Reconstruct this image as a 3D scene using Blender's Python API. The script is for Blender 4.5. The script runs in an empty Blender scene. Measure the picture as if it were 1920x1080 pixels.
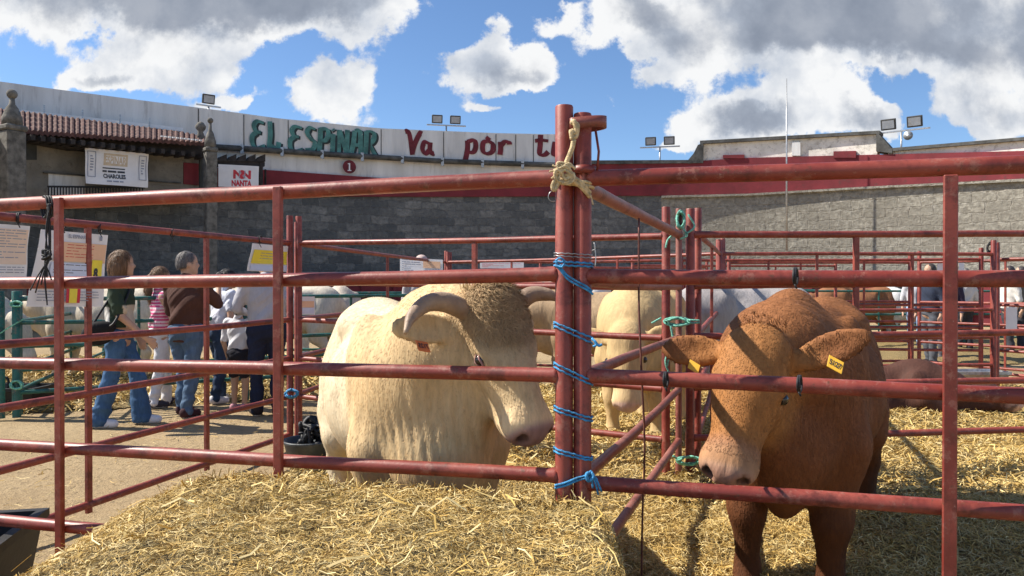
import bpy, math, random
import numpy as np
from mathutils import Vector, Matrix
random.seed(7); RS=np.random.RandomState(11)
C=bpy.context.scene.collection
R=math.radians
# ------------------------------------------------ camera, sky, sun, exposure
E=1.38; F=1435.0; HY=531.0
scn=bpy.context.scene
cd=bpy.data.cameras.new('camera'); cam=bpy.data.objects.new('camera',cd); C.objects.link(cam)
cam.location=(0,0,E); cam.rotation_euler=(R(90)-math.atan(9/F),0,0)
cd.sensor_width=36; cd.lens=36*F/1920; cd.clip_start=0.02; cd.clip_end=3000
scn.camera=cam
SUN_AZ=R(180-9); SUN_EL=R(46)      # azimuth measured from +X towards +Y
sdir=Vector((math.cos(SUN_AZ)*math.cos(SUN_EL),math.sin(SUN_AZ)*math.cos(SUN_EL),math.sin(SUN_EL)))
sl=bpy.data.lights.new('sun','SUN'); sl.energy=5.0; sl.angle=R(0.5); sl.color=(1,.93,.82)
so=bpy.data.objects.new('sun',sl); C.objects.link(so); so.rotation_euler=sdir.to_track_quat('Z','Y').to_euler()
so.location=(-30,10,30)
vs=scn.view_settings; vs.view_transform='Standard'; vs.look='None'; vs.exposure=0.7; vs.gamma=1.0
scn.cycles.max_bounces=6

class NT:
    """small helper for wiring shader nodes"""
    def __init__(s,tree): s.t=tree
    def n(s,typ,**kw):
        nd=s.t.nodes.new(typ)
        for k,v in kw.items():
            if k.startswith('i_'):
                key=k[2:]; key=int(key) if key.isdigit() else key.replace('_',' ')
                sock=nd.inputs[key]
                if isinstance(v,bpy.types.NodeSocket): s.t.links.new(v,sock)
                else: sock.default_value=v
            else: setattr(nd,k,v)
        return nd
    def m(s,op,a,b=0.0,c=0.0,clamp=False):
        nd=s.t.nodes.new('ShaderNodeMath'); nd.operation=op; nd.use_clamp=clamp
        for i,v in enumerate((a,b,c)):
            if isinstance(v,bpy.types.NodeSocket): s.t.links.new(v,nd.inputs[i])
            else: nd.inputs[i].default_value=v
        return nd.outputs[0]
    def mix(s,f,a,b,bt='MIX'):
        nd=s.t.nodes.new('ShaderNodeMix'); nd.data_type='RGBA'; nd.blend_type=bt
        for k,v in ((0,f),(6,a),(7,b)):
            if isinstance(v,bpy.types.NodeSocket): s.t.links.new(v,nd.inputs[k])
            else: nd.inputs[k].default_value=(v if k==0 else (tuple(v)+(1,))[:4])
        return nd.outputs[2]
    def ramp(s,f,stops):
        nd=s.t.nodes.new('ShaderNodeValToRGB'); s.t.links.new(f,nd.inputs[0])
        el=nd.color_ramp.elements
        while len(el)<len(stops): el.new(.5)
        for e,(p,c) in zip(el,stops):
            e.position=p; e.color=(tuple(c)+(1,))[:4] if hasattr(c,'__len__') else (c,c,c,1)
        return nd.outputs[0]
    def l(s,a,b): s.t.links.new(a,b)

w=bpy.data.worlds.new('World'); scn.world=w; w.use_nodes=True
wt=w.node_tree; wt.nodes.clear(); W_=NT(wt)
sky=W_.n('ShaderNodeTexSky'); sky.sky_type='NISHITA'; sky.sun_disc=False
sky.sun_elevation=SUN_EL; sky.sun_rotation=R(90)-SUN_AZ; sky.air_density=1.0; sky.dust_density=0.3; sky.ozone_density=2.5; sky.altitude=1200
tc=W_.n('ShaderNodeTexCoord'); sp=W_.n('ShaderNodeSeparateXYZ',i_0=tc.outputs['Generated'])
yy=W_.m('MAXIMUM',W_.m('ABSOLUTE',sp.outputs[1]),0.12)
U=W_.m('DIVIDE',sp.outputs[0],yy); V=W_.m('DIVIDE',sp.outputs[2],yy)
uv=W_.n('ShaderNodeCombineXYZ',i_0=U,i_1=V,i_2=sp.outputs[1])
def wnoise(scale,detail,rough,off=(0,0,0),src=None):
    mp=W_.n('ShaderNodeMapping',i_0=src or uv.outputs[0]); mp.inputs[1].default_value=off
    return W_.n('ShaderNodeTexNoise',i_0=mp.outputs[0],i_2=scale,i_3=detail,i_4=rough)
nd=wnoise(9,7,.6,(3,1,0)); dv=W_.n('ShaderNodeVectorMath',operation='SUBTRACT',i_0=nd.outputs['Color'],i_1=(.5,.5,.5))
dsc=W_.n('ShaderNodeVectorMath',operation='SCALE',i_0=dv.outputs[0]); dsc.inputs['Scale'].default_value=.13
uvd=W_.n('ShaderNodeVectorMath',operation='ADD',i_0=uv.outputs[0],i_1=dsc.outputs[0])
sd=W_.n('ShaderNodeSeparateXYZ',i_0=uvd.outputs[0])
# cumulus banks: centre and radii on the sky, in tangent units seen from the arena
blobs=[(200,-10,300,72,1.6),(470,25,230,80,1.4),(580,-30,200,85,1.2),(300,135,150,55,.95),(150,165,70,20,.75),(620,165,88,48,.95),(430,190,60,18,.7),
 (905,105,62,60,1.05),(1010,118,66,34,.9),(975,150,70,26,.8),(1115,85,35,28,.6),(1040,35,42,28,.55),(905,212,30,14,.6),(990,215,26,12,.5),
 (1440,25,290,78,1.5),(1280,110,105,52,1.1),(1180,30,80,42,.95),(1750,20,300,95,1.7),(1560,90,150,50,.85),(1500,200,170,62,1.1),(1400,240,120,40,1.0),(1640,225,60,40,.9),(1830,120,150,50,1.2),(1850,210,110,50,1.2),(1270,285,30,14,.6),(1145,182,14,10,.5),
 (2150,150,250,200,1.3),(-250,80,250,120,1.2),(-200,300,150,60,.8),(2500,-300,500,200,1.1),(-600,-400,500,150,1.0),(900,-600,500,150,1.0)]
dens=None
for (bx,by,rx,ry,am) in blobs:
    cx=(bx-960)/F; cy=(HY-by)/F
    a=W_.m('MULTIPLY',W_.m('SUBTRACT',sd.outputs[0],cx),F/rx); b=W_.m('MULTIPLY',W_.m('SUBTRACT',sd.outputs[1],cy),F/ry)
    q=W_.m('ADD',W_.m('MULTIPLY',a,a),W_.m('MULTIPLY',b,b))
    g=W_.m('MULTIPLY',W_.m('EXPONENT',W_.m('MULTIPLY',W_.m('POWER',q,1.4),-.9)),am*(.80 if am>1.15 else .95))
    dens=g if dens is None else W_.m('ADD',dens,g)
front=W_.m('GREATER_THAN',sp.outputs[1],0)
dens=W_.m('ADD',W_.m('MULTIPLY',dens,front),W_.m('MULTIPLY',W_.m('SUBTRACT',1,front),.35))
fb=wnoise(5.5,9,.62,(1.3,7.1,0)); fb2=wnoise(16,8,.62,(5.3,2.1,4))
tot=W_.m('ADD',dens,W_.m('ADD',W_.m('MULTIPLY',W_.m('SUBTRACT',fb.outputs[0],.5),2.3),W_.m('MULTIPLY',W_.m('SUBTRACT',fb2.outputs[0],.5),1.5)))
alpha=W_.n('ShaderNodeMapRange',i_0=tot,i_1=.42,i_2=.74,interpolation_type='SMOOTHSTEP').outputs[0]
horizon=W_.n('ShaderNodeMapRange',i_0=sp.outputs[2],i_1=0.0,i_2=.06).outputs[0]
alpha=W_.m('MULTIPLY',alpha,horizon)
thick=W_.n('ShaderNodeMapRange',i_0=W_.m('ADD',dens,W_.m('MULTIPLY',W_.m('SUBTRACT',fb.outputs[0],.5),2.0)),i_1=.95,i_2=1.85,interpolation_type='SMOOTHSTEP').outputs[0]
fb3=wnoise(12,7,.55,(9.3,3.1,1))
shade=W_.n('ShaderNodeMapRange',i_0=W_.m('ADD',fb3.outputs[0],W_.m('MULTIPLY',thick,.22)),i_1=.45,i_2=.70).outputs[0]
ccol=W_.mix(shade,(.98,.99,1.0),(.56,.62,.72))
gy=W_.mix(W_.n('ShaderNodeMapRange',i_0=fb3.outputs[0],i_1=.35,i_2=.65).outputs[0],(.36,.40,.48),(.22,.26,.34))
ccol=W_.mix(W_.m('MULTIPLY',thick,.85),ccol,gy)
bg1=W_.n('ShaderNodeBackground',i_0=W_.mix(1.0,sky.outputs[0],(.88,1.0,1.12),'MULTIPLY'),i_1=.088)
bg2=W_.n('ShaderNodeBackground',i_0=ccol,i_1=.59)
ms=W_.n('ShaderNodeMixShader',i_0=alpha,i_1=bg1.outputs[0],i_2=bg2.outputs[0])
wo=W_.n('ShaderNodeOutputWorld'); W_.l(ms.outputs[0],wo.inputs[0])

# ------------------------------------------------ object helpers
def at(px,py,Y): return Vector(((px-960)/F*Y, Y, E+(HY-py)/F*Y))
def meta(o,label=None,cat=None,group=None,kind=None):
    if label: o['label']=label
    if cat: o['category']=cat
    if group: o['group']=group
    if kind: o['kind']=kind
    return o
def empty(name,loc,label,cat,group=None,rz=0):
    o=bpy.data.objects.new(name,None); C.objects.link(o); o.location=loc; o.rotation_euler=(0,0,rz); o.empty_display_size=.1
    return meta(o,label,cat,group)
def mobj(name,verts,faces,mat,parent=None,smooth=True,col=None,mats=None):
    me=bpy.data.meshes.new(name)
    verts=np.asarray(verts,dtype=np.float32)
    if isinstance(faces,np.ndarray):
        nf,k=faces.shape
        me.vertices.add(len(verts)); me.vertices.foreach_set('co',verts.ravel())
        me.loops.add(nf*k); me.loops.foreach_set('vertex_index',faces.astype(np.int32).ravel())
        me.polygons.add(nf); me.polygons.foreach_set('loop_start',np.arange(0,nf*k,k,dtype=np.int32))
        me.update(calc_edges=True)
    else:
        me.from_pydata([tuple(map(float,v)) for v in verts],[],faces)
    me.polygons.foreach_set('use_smooth',[smooth]*len(me.polygons))
    if col is not None:
        a=me.color_attributes.new('Col','FLOAT_COLOR','POINT'); c=np.ones((len(verts),4),dtype=np.float32); c[:,:3]=col
        a.data.foreach_set('color',c.ravel())
    if mat: me.materials.append(mat)
    me.update()
    o=bpy.data.objects.new(name,me); C.objects.link(o)
    if parent: o.parent=parent
    return o
class MB:
    def __init__(s): s.v=[]; s.f=[]
    def add(s,v,f):
        o=len(s.v); s.v+= [tuple(p) for p in v]; s.f+=[[i+o for i in q] for q in f]; return s
    def box(s,c,sz,rz=0,M=None,bev=0):
        x,y,z=[q/2 for q in sz]
        if bev:
            b=min(bev,x*.9,y*.9,z*.9)
            vs_=[];
            import itertools
            # chamfered box through convex hull of 24 points
            import bmesh
            bm=bmesh.new()
            for sx,sy,sz_ in itertools.product((-1,1),repeat=3):
                for d in ((b,0,0),(0,b,0),(0,0,b)):
                    q=[b if i!=k else 0 for i,k in ((0,0),)]
                bm.verts.new((sx*(x-b),sy*(y-b),sz_*z)); bm.verts.new((sx*(x-b),sy*y,sz_*(z-b))); bm.verts.new((sx*x,sy*(y-b),sz_*(z-b)))
            bmesh.ops.convex_hull(bm,input=bm.verts[:]); bm.verts.index_update()
            v=[p.co.copy() for p in bm.verts]; f=[[q.index for q in p.verts] for p in bm.faces]; bm.free()
        else:
            v=[Vector((sx*x,sy*y,sz_*z)) for sx in (-1,1) for sy in (-1,1) for sz_ in (-1,1)]
            f=[[0,1,3,2],[4,6,7,5],[0,4,5,1],[2,3,7,6],[0,2,6,4],[1,5,7,3]]
        T=Matrix.Rotation(rz,3,'Z') if M is None else M
        return s.add([T@p+Vector(c) for p in v],f)
    def tube(s,pts,r,n=10,cap=True,closed=False):
        pts=[Vector(p) for p in pts]; m=len(pts); rr=r if hasattr(r,'__len__') else [r]*m
        v=[];f=[]; up=None
        for i,p in enumerate(pts):
            if closed: d=pts[(i+1)%m]-pts[(i-1)%m]
            else: d=pts[min(i+1,m-1)]-pts[max(i-1,0)]
            if d.length<1e-9: d=Vector((0,0,1))
            d.normalize()
            if up is None:
                up=Vector((0,0,1)) if abs(d.z)<.9 else Vector((1,0,0))
            a=up-d*up.dot(d)
            if a.length<1e-6: a=Vector((1,0,0))-d*d.x
            a.normalize(); up=a; b=d.cross(a)
            for k in range(n):
                t=2*math.pi*k/n; v.append(p+a*(math.cos(t)*rr[i])+b*(math.sin(t)*rr[i]))
        for i in range(m if closed else m-1):
            j=(i+1)%m
            for k in range(n):
                k2=(k+1)%n; f.append([i*n+k,i*n+k2,j*n+k2,j*n+k])
        if cap and not closed:
            f.append(list(range(n))[::-1]); f.append([(m-1)*n+k for k in range(n)])
        return s.add(v,f)
    def lathe(s,prof,c=(0,0,0),n=20,sx=1,sy=1):
        v=[];f=[]
        for (r,z) in prof:
            for k in range(n):
                t=2*math.pi*k/n; v.append(Vector((c[0]+r*sx*math.cos(t),c[1]+r*sy*math.sin(t),c[2]+z)))
        for i in range(len(prof)-1):
            for k in range(n):
                k2=(k+1)%n; f.append([i*n+k,i*n+k2,(i+1)*n+k2,(i+1)*n+k])
        f.append(list(range(n))[::-1]); f.append([(len(prof)-1)*n+k for k in range(n)])
        return s.add(v,f)
    def build(s,name,mat,parent=None,smooth=False):
        o=mobj(name,s.v,s.f,mat,parent,smooth)
        return o
def bezier(pts,n=8):
    """Catmull-Rom through pts"""
    P=[Vector(p) for p in pts]; P=[2*P[0]-P[1]]+P+[2*P[-1]-P[-2]]; out=[]
    for i in range(1,len(P)-2):
        for k in range(n):
            t=k/n; a,b,c,d=P[i-1],P[i],P[i+1],P[i+2]
            out.append(.5*((2*b)+(c-a)*t+(2*a-5*b+4*c-d)*t*t+(3*b-a-3*c+d)*t**3))
    out.append(P[-2]); return out
def autosmooth(o,ang=40):
    me=o.data
    try: me.set_sharp_from_angle(angle=R(ang))
    except Exception: pass
    return o
# ------------------------------------------------ materials
def mat(name,color,rough=.6,var=.15,scale=6,bump=0,bscale=40,metal=0,col=False,spec=.5,stretch=None,color2=None,dirt=None):
    m=bpy.data.materials.new(name); m.use_nodes=True; t=m.node_tree; T=NT(t); bs=t.nodes['Principled BSDF']
    tc=T.n('ShaderNodeTexCoord'); mp=T.n('ShaderNodeMapping',i_0=tc.outputs['Object'])
    if stretch: mp.inputs[3].default_value=stretch
    no=T.n('ShaderNodeTexNoise',i_0=mp.outputs[0],i_2=scale,i_3=6.0,i_4=.6)
    c2=color2 or tuple(c*(1-var*2) for c in color); c1=tuple(min(1,c*(1+var)) for c in color) if not color2 else color
    base=T.ramp(no.outputs[0],[(.32,c2),(.68,c1)])
    if col:
        at_=T.n('ShaderNodeVertexColor'); at_.layer_name='Col'
        g=T.ramp(no.outputs[0],[(.3,(1-var*1.6,)*3),(.7,(1+var,)*3)])
        base=T.mix(1.0,at_.outputs[0],g,'MULTIPLY')
    if dirt:
        n2=T.n('ShaderNodeTexNoise',i_0=mp.outputs[0],i_2=dirt[1],i_3=8.0,i_4=.7)
        fac=T.ramp(n2.outputs[0],[(dirt[2],0),(dirt[2]+dirt[3],1)])
        base=T.mix(fac,base,dirt[0])
    T.l(base,bs.inputs['Base Color']); bs.inputs['Roughness'].default_value=rough; bs.inputs['Metallic'].default_value=metal
    bs.inputs['Specular IOR Level'].default_value=spec
    if bump:
        nb=T.n('ShaderNodeTexNoise',i_0=mp.outputs[0],i_2=bscale,i_3=5.0,i_4=.6)
        b=T.n('ShaderNodeBump',i_Strength=bump,i_Distance=.02,i_Height=nb.outputs[0]); T.l(b.outputs[0],bs.inputs['Normal'])
    return m
M={}
def pipe_mat(name,base,light,rust):
    m=bpy.data.materials.new(name); m.use_nodes=True; t=m.node_tree; T=NT(t); bs=t.nodes['Principled BSDF']
    tc=T.n('ShaderNodeTexCoord'); ob=tc.outputs['Object']
    n1=T.n('ShaderNodeTexNoise',i_0=ob,i_2=2.3,i_3=7.0,i_4=.65); n2=T.n('ShaderNodeTexNoise',i_0=ob,i_2=38.0,i_3=6.0,i_4=.7)
    n3=T.n('ShaderNodeTexNoise',i_0=ob,i_2=9.0,i_3=8.0,i_4=.7)
    c=T.mix(T.ramp(n1.outputs[0],[(.42,0),(.58,1)]),base,light)
    c=T.mix(T.ramp(n3.outputs[0],[(.50,0),(.64,.8)]),c,tuple(q*.42 for q in base))
    st_=T.n('ShaderNodeMapping',i_0=ob); n5=T.n('ShaderNodeTexNoise',i_0=st_.outputs[0],i_2=17.0,i_3=9.0,i_4=.8)
    c=T.mix(T.ramp(n5.outputs[0],[(.54,0),(.60,.5)]),c,(.33,.15,.11))
    c=T.mix(T.ramp(n2.outputs[0],[(.60,0),(.66,.9)]),c,rust)
    n4=T.n('ShaderNodeTexNoise',i_0=ob,i_2=70.0,i_3=4.0,i_4=.6)
    c=T.mix(T.ramp(n4.outputs[0],[(.70,0),(.74,.6)]),c,(.42,.30,.24))
    T.l(c,bs.inputs['Base Color'])
    r=T.ramp(n1.outputs[0],[(.3,.36),(.7,.6)]); T.l(r,bs.inputs['Roughness'])
    b=T.n('ShaderNodeBump',i_Strength=.25,i_Distance=.004,i_Height=n2.outputs[0]); T.l(b.outputs[0],bs.inputs['Normal'])
    return m
M['red']=pipe_mat('red_oxide_paint',(.20,.031,.021),(.30,.062,.041),(.13,.045,.025))
M['redold']=pipe_mat('weathered_red_paint',(.22,.06,.045),(.30,.12,.09),(.13,.06,.04))
M['green']=pipe_mat('green_pipe_paint',(.012,.10,.085),(.02,.15,.12),(.06,.05,.03))
M['blue']=mat('blue_twine',(.05,.33,.66),.55,.3,60,.5,200)
M['teal']=mat('pale_green_twine',(.22,.62,.47),.6,.3,60,.5,200)
M['straw_rope']=mat('straw_coloured_rope',(.78,.60,.33),.8,.25,60,.6,260)
M['blacktwine']=mat('black_twine',(.02,.02,.022),.7,.3,60)
M['wire']=mat('rusty_wire',(.16,.06,.045),.6,.3,30,metal=.3)
M['galv']=mat('galvanised_steel',(.45,.46,.47),.4,.2,20,metal=.6)
M['blackplastic']=mat('black_plastic',(.010,.010,.012),.6,.2,8,.1,30)
M['paper']=mat('poster_paper',(.80,.79,.80),.5,.04,3)
M['paleor']=mat('poster_pale_orange',(.80,.62,.48),.5,.04,8); M['orange']=mat('poster_orange',(.80,.50,.32),.5,.04,8)
M['yellow']=mat('poster_yellow',(.88,.70,.05),.5,.04,8)
M['ink']=mat('dark_ink',(.03,.03,.04),.5,.1,8)
M['greyink']=mat('grey_ink',(.30,.32,.40),.5,.1,8)
M['palebl']=mat('poster_pale_blue',(.62,.68,.84),.5,.04,8)
M['redink']=mat('red_ink',(.62,.02,.04),.5,.1,8)
M['goldink']=mat('pale_gold_ink',(.62,.50,.36),.5,.1,8)
M['leather']=mat('shoe_leather',(.03,.02,.02),.5,.2,20)
# ------------------------------------------------ ground
def sand_material():
    m=bpy.data.materials.new('arena_sand'); m.use_nodes=True; t=m.node_tree; T=NT(t); bs=t.nodes['Principled BSDF']
    tc=T.n('ShaderNodeTexCoord'); ob=tc.outputs['Object']
    a=T.n('ShaderNodeTexNoise',i_0=ob,i_2=.9,i_3=8.0,i_4=.65); b=T.n('ShaderNodeTexNoise',i_0=ob,i_2=14.0,i_3=8.0,i_4=.7); c=T.n('ShaderNodeTexNoise',i_0=ob,i_2=90.0,i_3=4.0,i_4=.6)
    base=T.mix(T.ramp(a.outputs[0],[(.35,0),(.65,1)]),(.36,.26,.145),(.46,.345,.20))
    base=T.mix(T.ramp(b.outputs[0],[(.5,0),(.66,.7)]),base,(.27,.20,.12))
    base=T.mix(T.ramp(c.outputs[0],[(.58,0),(.7,.6)]),base,(.58,.47,.27))
    T.l(base,bs.inputs['Base Color']); bs.inputs['Roughness'].default_value=.95; bs.inputs['Specular IOR Level'].default_value=.15
    h=T.m('ADD',b.outputs[0],T.m('MULTIPLY',c.outputs[0],.4)); bp=T.n('ShaderNodeBump',i_Strength=.8,i_Distance=.05,i_Height=h); T.l(bp.outputs[0],bs.inputs['Normal'])
    return m
M['sand']=sand_material()
def vnoise(x,y,seed=0):
    """cheap smooth value noise, arrays"""
    r=np.random.RandomState(seed); G=r.rand(64,64)
    xi=np.floor(x).astype(int); yi=np.floor(y).astype(int); fx=x-xi; fy=y-yi; fx=fx*fx*(3-2*fx); fy=fy*fy*(3-2*fy)
    g=lambda a,b: G[a%64,b%64]
    return (g(xi,yi)*(1-fx)+g(xi+1,yi)*fx)*(1-fy)+(g(xi,yi+1)*(1-fx)+g(xi+1,yi+1)*fx)*fy
def fbm(x,y,seed=0,o=4):
    s=0;a=.5
    for i in range(o): s=s+a*vnoise(x*2**i,y*2**i,seed+i); a*=.5
    return s
def gridmesh(x0,x1,y0,y1,nx,ny,hf):
    X,Y=np.meshgrid(np.linspace(x0,x1,nx),np.linspace(y0,y1,ny),indexing='ij'); Z=hf(X,Y)
    v=np.stack([X,Y,Z],-1).reshape(-1,3); i=np.arange(nx*ny).reshape(nx,ny)
    f=np.stack([i[:-1,:-1],i[1:,:-1],i[1:,1:],i[:-1,1:]],-1).reshape(-1,4)
    return v,f
gv,gf=gridmesh(-12,16,-8,26,280,340,lambda X,Y:(fbm(X*1.3,Y*1.3,3)-.5)*.05*np.clip(np.minimum(np.minimum(X+12,16-X),np.minimum(Y+8,26-Y))/2,0,1))
n0=len(gv); B=1500
vo=np.array([(-12,-8,0),(16,-8,0),(16,26,0),(-12,26,0),(-B,-B,0),(B,-B,0),(B,B,0),(-B,B,0)],dtype=float)
fo=np.array([[4,5,1,0],[5,6,2,1],[6,7,3,2],[7,4,0,3]])+n0
g=mobj('ground',np.vstack([gv,vo]),np.vstack([gf,fo]),M['sand']); meta(g,kind='structure')

# ------------------------------------------------ bull ring wall (a circle round the arena)
RC=(1.5,12.3); RR=20.7
def ringY(px,off=0):
    k=(px-960)/F; r=RR-off; a=k*k+1; b=-2*(k*RC[0]+RC[1]); c=RC[0]**2+RC[1]**2-r*r
    return (-b+math.sqrt(b*b-4*a*c))/(2*a)
def ringpt(px,py,off=0): return at(px,py,ringY(px,off))
def inward(p):
    v=Vector((RC[0]-p.x,RC[1]-p.y,0)); return v.normalized()
def lerp_prof(prof,px):
    for a,b in zip(prof,prof[1:]):
        if a[0]<=px<=b[0]:
            t=(px-a[0])/(b[0]-a[0]) if b[0]>a[0] else 0; return [a[i]+(b[i]-a[i])*t for i in range(1,len(a))]
    return list(prof[-1][1:])
def slab(prof,off,thick,step=14,mb=None):
    """curved slab; prof rows = (px, ytop, ybottom); outer side of thickness points out of the ring"""
    mb=mb or MB(); pxs=[prof[0][0]]
    for a,b in zip(prof,prof[1:]):
        n=max(1,int(round((b[0]-a[0])/step))); pxs+=[a[0]+(b[0]-a[0])*k/n for k in range(1,n+1)] if b[0]>a[0] else [b[0]]
    # use segments so that steps stay sharp
    v=[];f=[]
    for px in pxs:
        yt,yb=lerp_prof(prof,px)
        Y=ringY(px,off); ft=at(px,yt,Y); fb_=at(px,yb,Y); o=-inward(ft)*thick
        v+=[ft,fb_,fb_+o,ft+o]
    n=len(pxs)
    for i in range(n-1):
        a=i*4;b=a+4
        for k in range(4): f.append([a+k,b+k,b+(k+1)%4,a+(k+1)%4])
    f.append([0,1,2,3]); f.append([(n-1)*4+3-k for k in range(4)])
    return mb.add(v,f)
def zslab(px0,px1,z0,z1,off,thick,step=14,mb=None):
    def yy(px,z): return HY-(z-E)*F/ringY(px,off)
    n=max(2,int((px1-px0)/step)); prof=[(px0+(px1-px0)*k/n,)*1 for k in range(n+1)]
    return slab([(p[0],yy(p[0],z1),yy(p[0],z0)) for p in prof],off,thick,step,mb)
def stone_material(name,c1,c2,mort,bw,bh,stain,lo=.42):
    m=bpy.data.materials.new(name); m.use_nodes=True; t=m.node_tree; T=NT(t); bs=t.nodes['Principled BSDF']
    tc=T.n('ShaderNodeTexCoord'); sp=T.n('ShaderNodeSeparateXYZ',i_0=tc.outputs['Object'])
    dx=T.m('SUBTRACT',sp.outputs[0],RC[0]); dy=T.m('SUBTRACT',sp.outputs[1],RC[1])
    an=T.m('MULTIPLY',T.m('ARCTAN2',dx,dy),RR)
    cv=T.n('ShaderNodeCombineXYZ',i_0=an,i_1=sp.outputs[2])
    wob=T.n('ShaderNodeTexNoise',i_0=cv.outputs[0],i_2=2.6,i_3=4.0); wsc=T.n('ShaderNodeVectorMath',operation='SCALE',i_0=wob.outputs['Color']); wsc.inputs['Scale'].default_value=.24
    ad=T.n('ShaderNodeVectorMath',operation='ADD',i_0=cv.outputs[0],i_1=wsc.outputs[0])
    br=T.n('ShaderNodeTexBrick',i_0=ad.outputs[0]); br.inputs['Scale'].default_value=1; br.inputs['Brick Width'].default_value=bw; br.inputs['Row Height'].default_value=bh
    br.inputs['Mortar Size'].default_value=.022; br.inputs['Mortar Smooth'].default_value=.5; br.inputs['Bias'].default_value=0.0
    br.inputs['Color1'].default_value=c1+(1,); br.inputs['Color2'].default_value=c2+(1,); br.inputs['Mortar'].default_value=mort+(1,)
    n1=T.n('ShaderNodeTexNoise',i_0=cv.outputs[0],i_2=.7,i_3=8.0,i_4=.7); n2=T.n('ShaderNodeTexNoise',i_0=cv.outputs[0],i_2=6.0,i_3=8.0,i_4=.75)
    c=T.mix(T.ramp(n2.outputs[0],[(lo,.85),(.62,0)]),br.outputs[0],stain)
    c=T.mix(T.ramp(n1.outputs[0],[(.35,.6),(.6,0)]),c,tuple(q*1.2 for q in stain))
    T.l(c,bs.inputs['Base Color']); bs.inputs['Roughness'].default_value=.95; bs.inputs['Specular IOR Level'].default_value=.1
    h=T.m('ADD',T.m('MULTIPLY',br.outputs['Fac'],-1.0),T.m('MULTIPLY',n2.outputs[0],1.2)); bp=T.n('ShaderNodeBump',i_Strength=.9,i_Distance=.07,i_Height=h); T.l(bp.outputs[0],bs.inputs['Normal'])
    return m
M['stoneShaded']=stone_material('shaded_granite_blocks',(.14,.148,.15),(.36,.355,.33),(.32,.32,.31),.70,.33,(.075,.08,.083),.30)  # granite of the shaded side, its shade put into a darker colour
M['stoneLit']=stone_material('sunlit_granite_blocks',(.36,.34,.285),(.54,.51,.43),(.60,.56,.48),.80,.36,(.20,.185,.155),.41)  # same granite on the sunlit side, sunlight put into a paler colour
M['conc']=mat('whitewashed_concrete',(.70,.70,.69),.9,.09,1.2,.3,12,dirt=((.36,.35,.34),2.2,.56,.2),stretch=(1.6,1.6,.22))
M['plaster']=mat('old_cream_plaster',(.80,.76,.68),.9,.12,1.5,.4,9,dirt=((.30,.27,.23),5,.52,.2))
M['maroon']=mat('maroon_paint',(.20,.022,.03),.8,.15,1.5,.2,10,dirt=((.12,.03,.03),4,.58,.1))
M['cop']=mat('dark_stone_coping',(.10,.10,.095),.95,.3,3,.5,14)
M['tile']=mat('clay_roof_tile',(.115,.048,.038),.85,.35,8,.3,20)
M['darkwood']=mat('dark_timber',(.035,.028,.025),.8,.3,6)
M['facade']=mat('grey_beige_stone_facade',(.24,.22,.185),.95,.18,2,.5,14,dirt=((.13,.12,.10),4,.52,.14))
M['pillar']=mat('weathered_granite',(.17,.16,.14),.95,.3,5,.6,16)
M['letteal']=mat('teal_wall_paint',(.085,.24,.22),.8,.25,3,dirt=((.30,.36,.35),9,.60,.1))
M['letdark']=mat('black_wall_paint',(.03,.045,.05),.8,.15,4)
M['letmar']=mat('maroon_lettering_paint',(.17,.018,.03),.8,.25,3,dirt=((.34,.22,.22),9,.62,.1))
# left white parapet
wall=empty('whitewashed_parapet',ringpt(600,330),'long curved whitewashed parapet painted with teal and maroon words above the dark stone','parapet'); wl=Vector(wall.location)
def under(o,root):     # parent while keeping world-space vertices
    o.parent=root; o.matrix_parent_inverse=Matrix.Translation(-Vector(root.location)); return o
def kid(mb,name,mt,root,smooth=False): return under(mb.build(name,mt,None,smooth),root)
LT=[(-420,118),(0,153),(100,167),(440,211),(520,222),(713,241),(933,250),(1082,253)]
def top(px): return lerp_prof(LT,px)[0]
PB=[(-420,236),(0,252),(440,277),(640,290),(840,302),(1082,310)]
RB=[(-420,300),(0,300),(490,318),(717,334),(900,342),(1082,347)]
kid(slab([(p,top(p),lerp_prof(PB,p)[0]) for p in np.linspace(-420,1082,60)],0,.45),'upper_wall',M['conc'],wall)
kid(slab([(p,lerp_prof(PB,p)[0],lerp_prof(RB,p)[0]) for p in np.linspace(-420,1082,60)],-.1,.45),'lower_wall',M['conc'],wall)
mb=MB(); mb.tube([ringpt(p,lerp_prof(PB,p)[0]+1,.16) for p in np.linspace(396,1082,40)],.11,8); kid(mb,'pipe_rail',M['cop'],wall,True)
mb=MB()
for p in range(455,1080,75): mb=MB(); mb.box(ringpt(p,lerp_prof(PB,p)[0]+2,.2),(.12,.12,.34)); kid(mb,'pipe_bracket',M['galv'],wall)
mb=MB()
for p in (373,458,541,715,832,930,967,1000,1042): 
    a=ringpt(p,top(p)+2,.012); b=ringpt(p,lerp_prof(PB,p)[0]-3,.012); mb=MB(); mb.tube([a,b],.016,5); kid(mb,'panel_joint',M['cop'],wall)
# stone wall, shade put into its dark blocks, and its maroon band
sw=empty('stone_arena_wall',ringpt(800,450),'dark shaded wall of rough granite blocks behind the pens, maroon band along its top','wall')
def zgap(prof_top,zb,off,thick,xs):
    return slab([(p,lerp_prof(prof_top,p)[0],HY-(zb-E)*F/ringY(p,off)) for p in xs],off,thick)
SB=[(-420,352),(0,360),(500,368),(840,369),(1043,368),(1240,367)]
kid(slab([(p,lerp_prof(RB if p<1082 else [(1082,307),(1300,305)],p)[0],lerp_prof(SB,p)[0]) for p in list(np.linspace(-420,1081,50))],.05,.55),'maroon_band',M['maroon'],sw)
kid(zgap(SB,-.2,-.05,.7,np.linspace(-420,1240,70)),'stone_face',M['stoneShaded'],sw)
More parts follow.
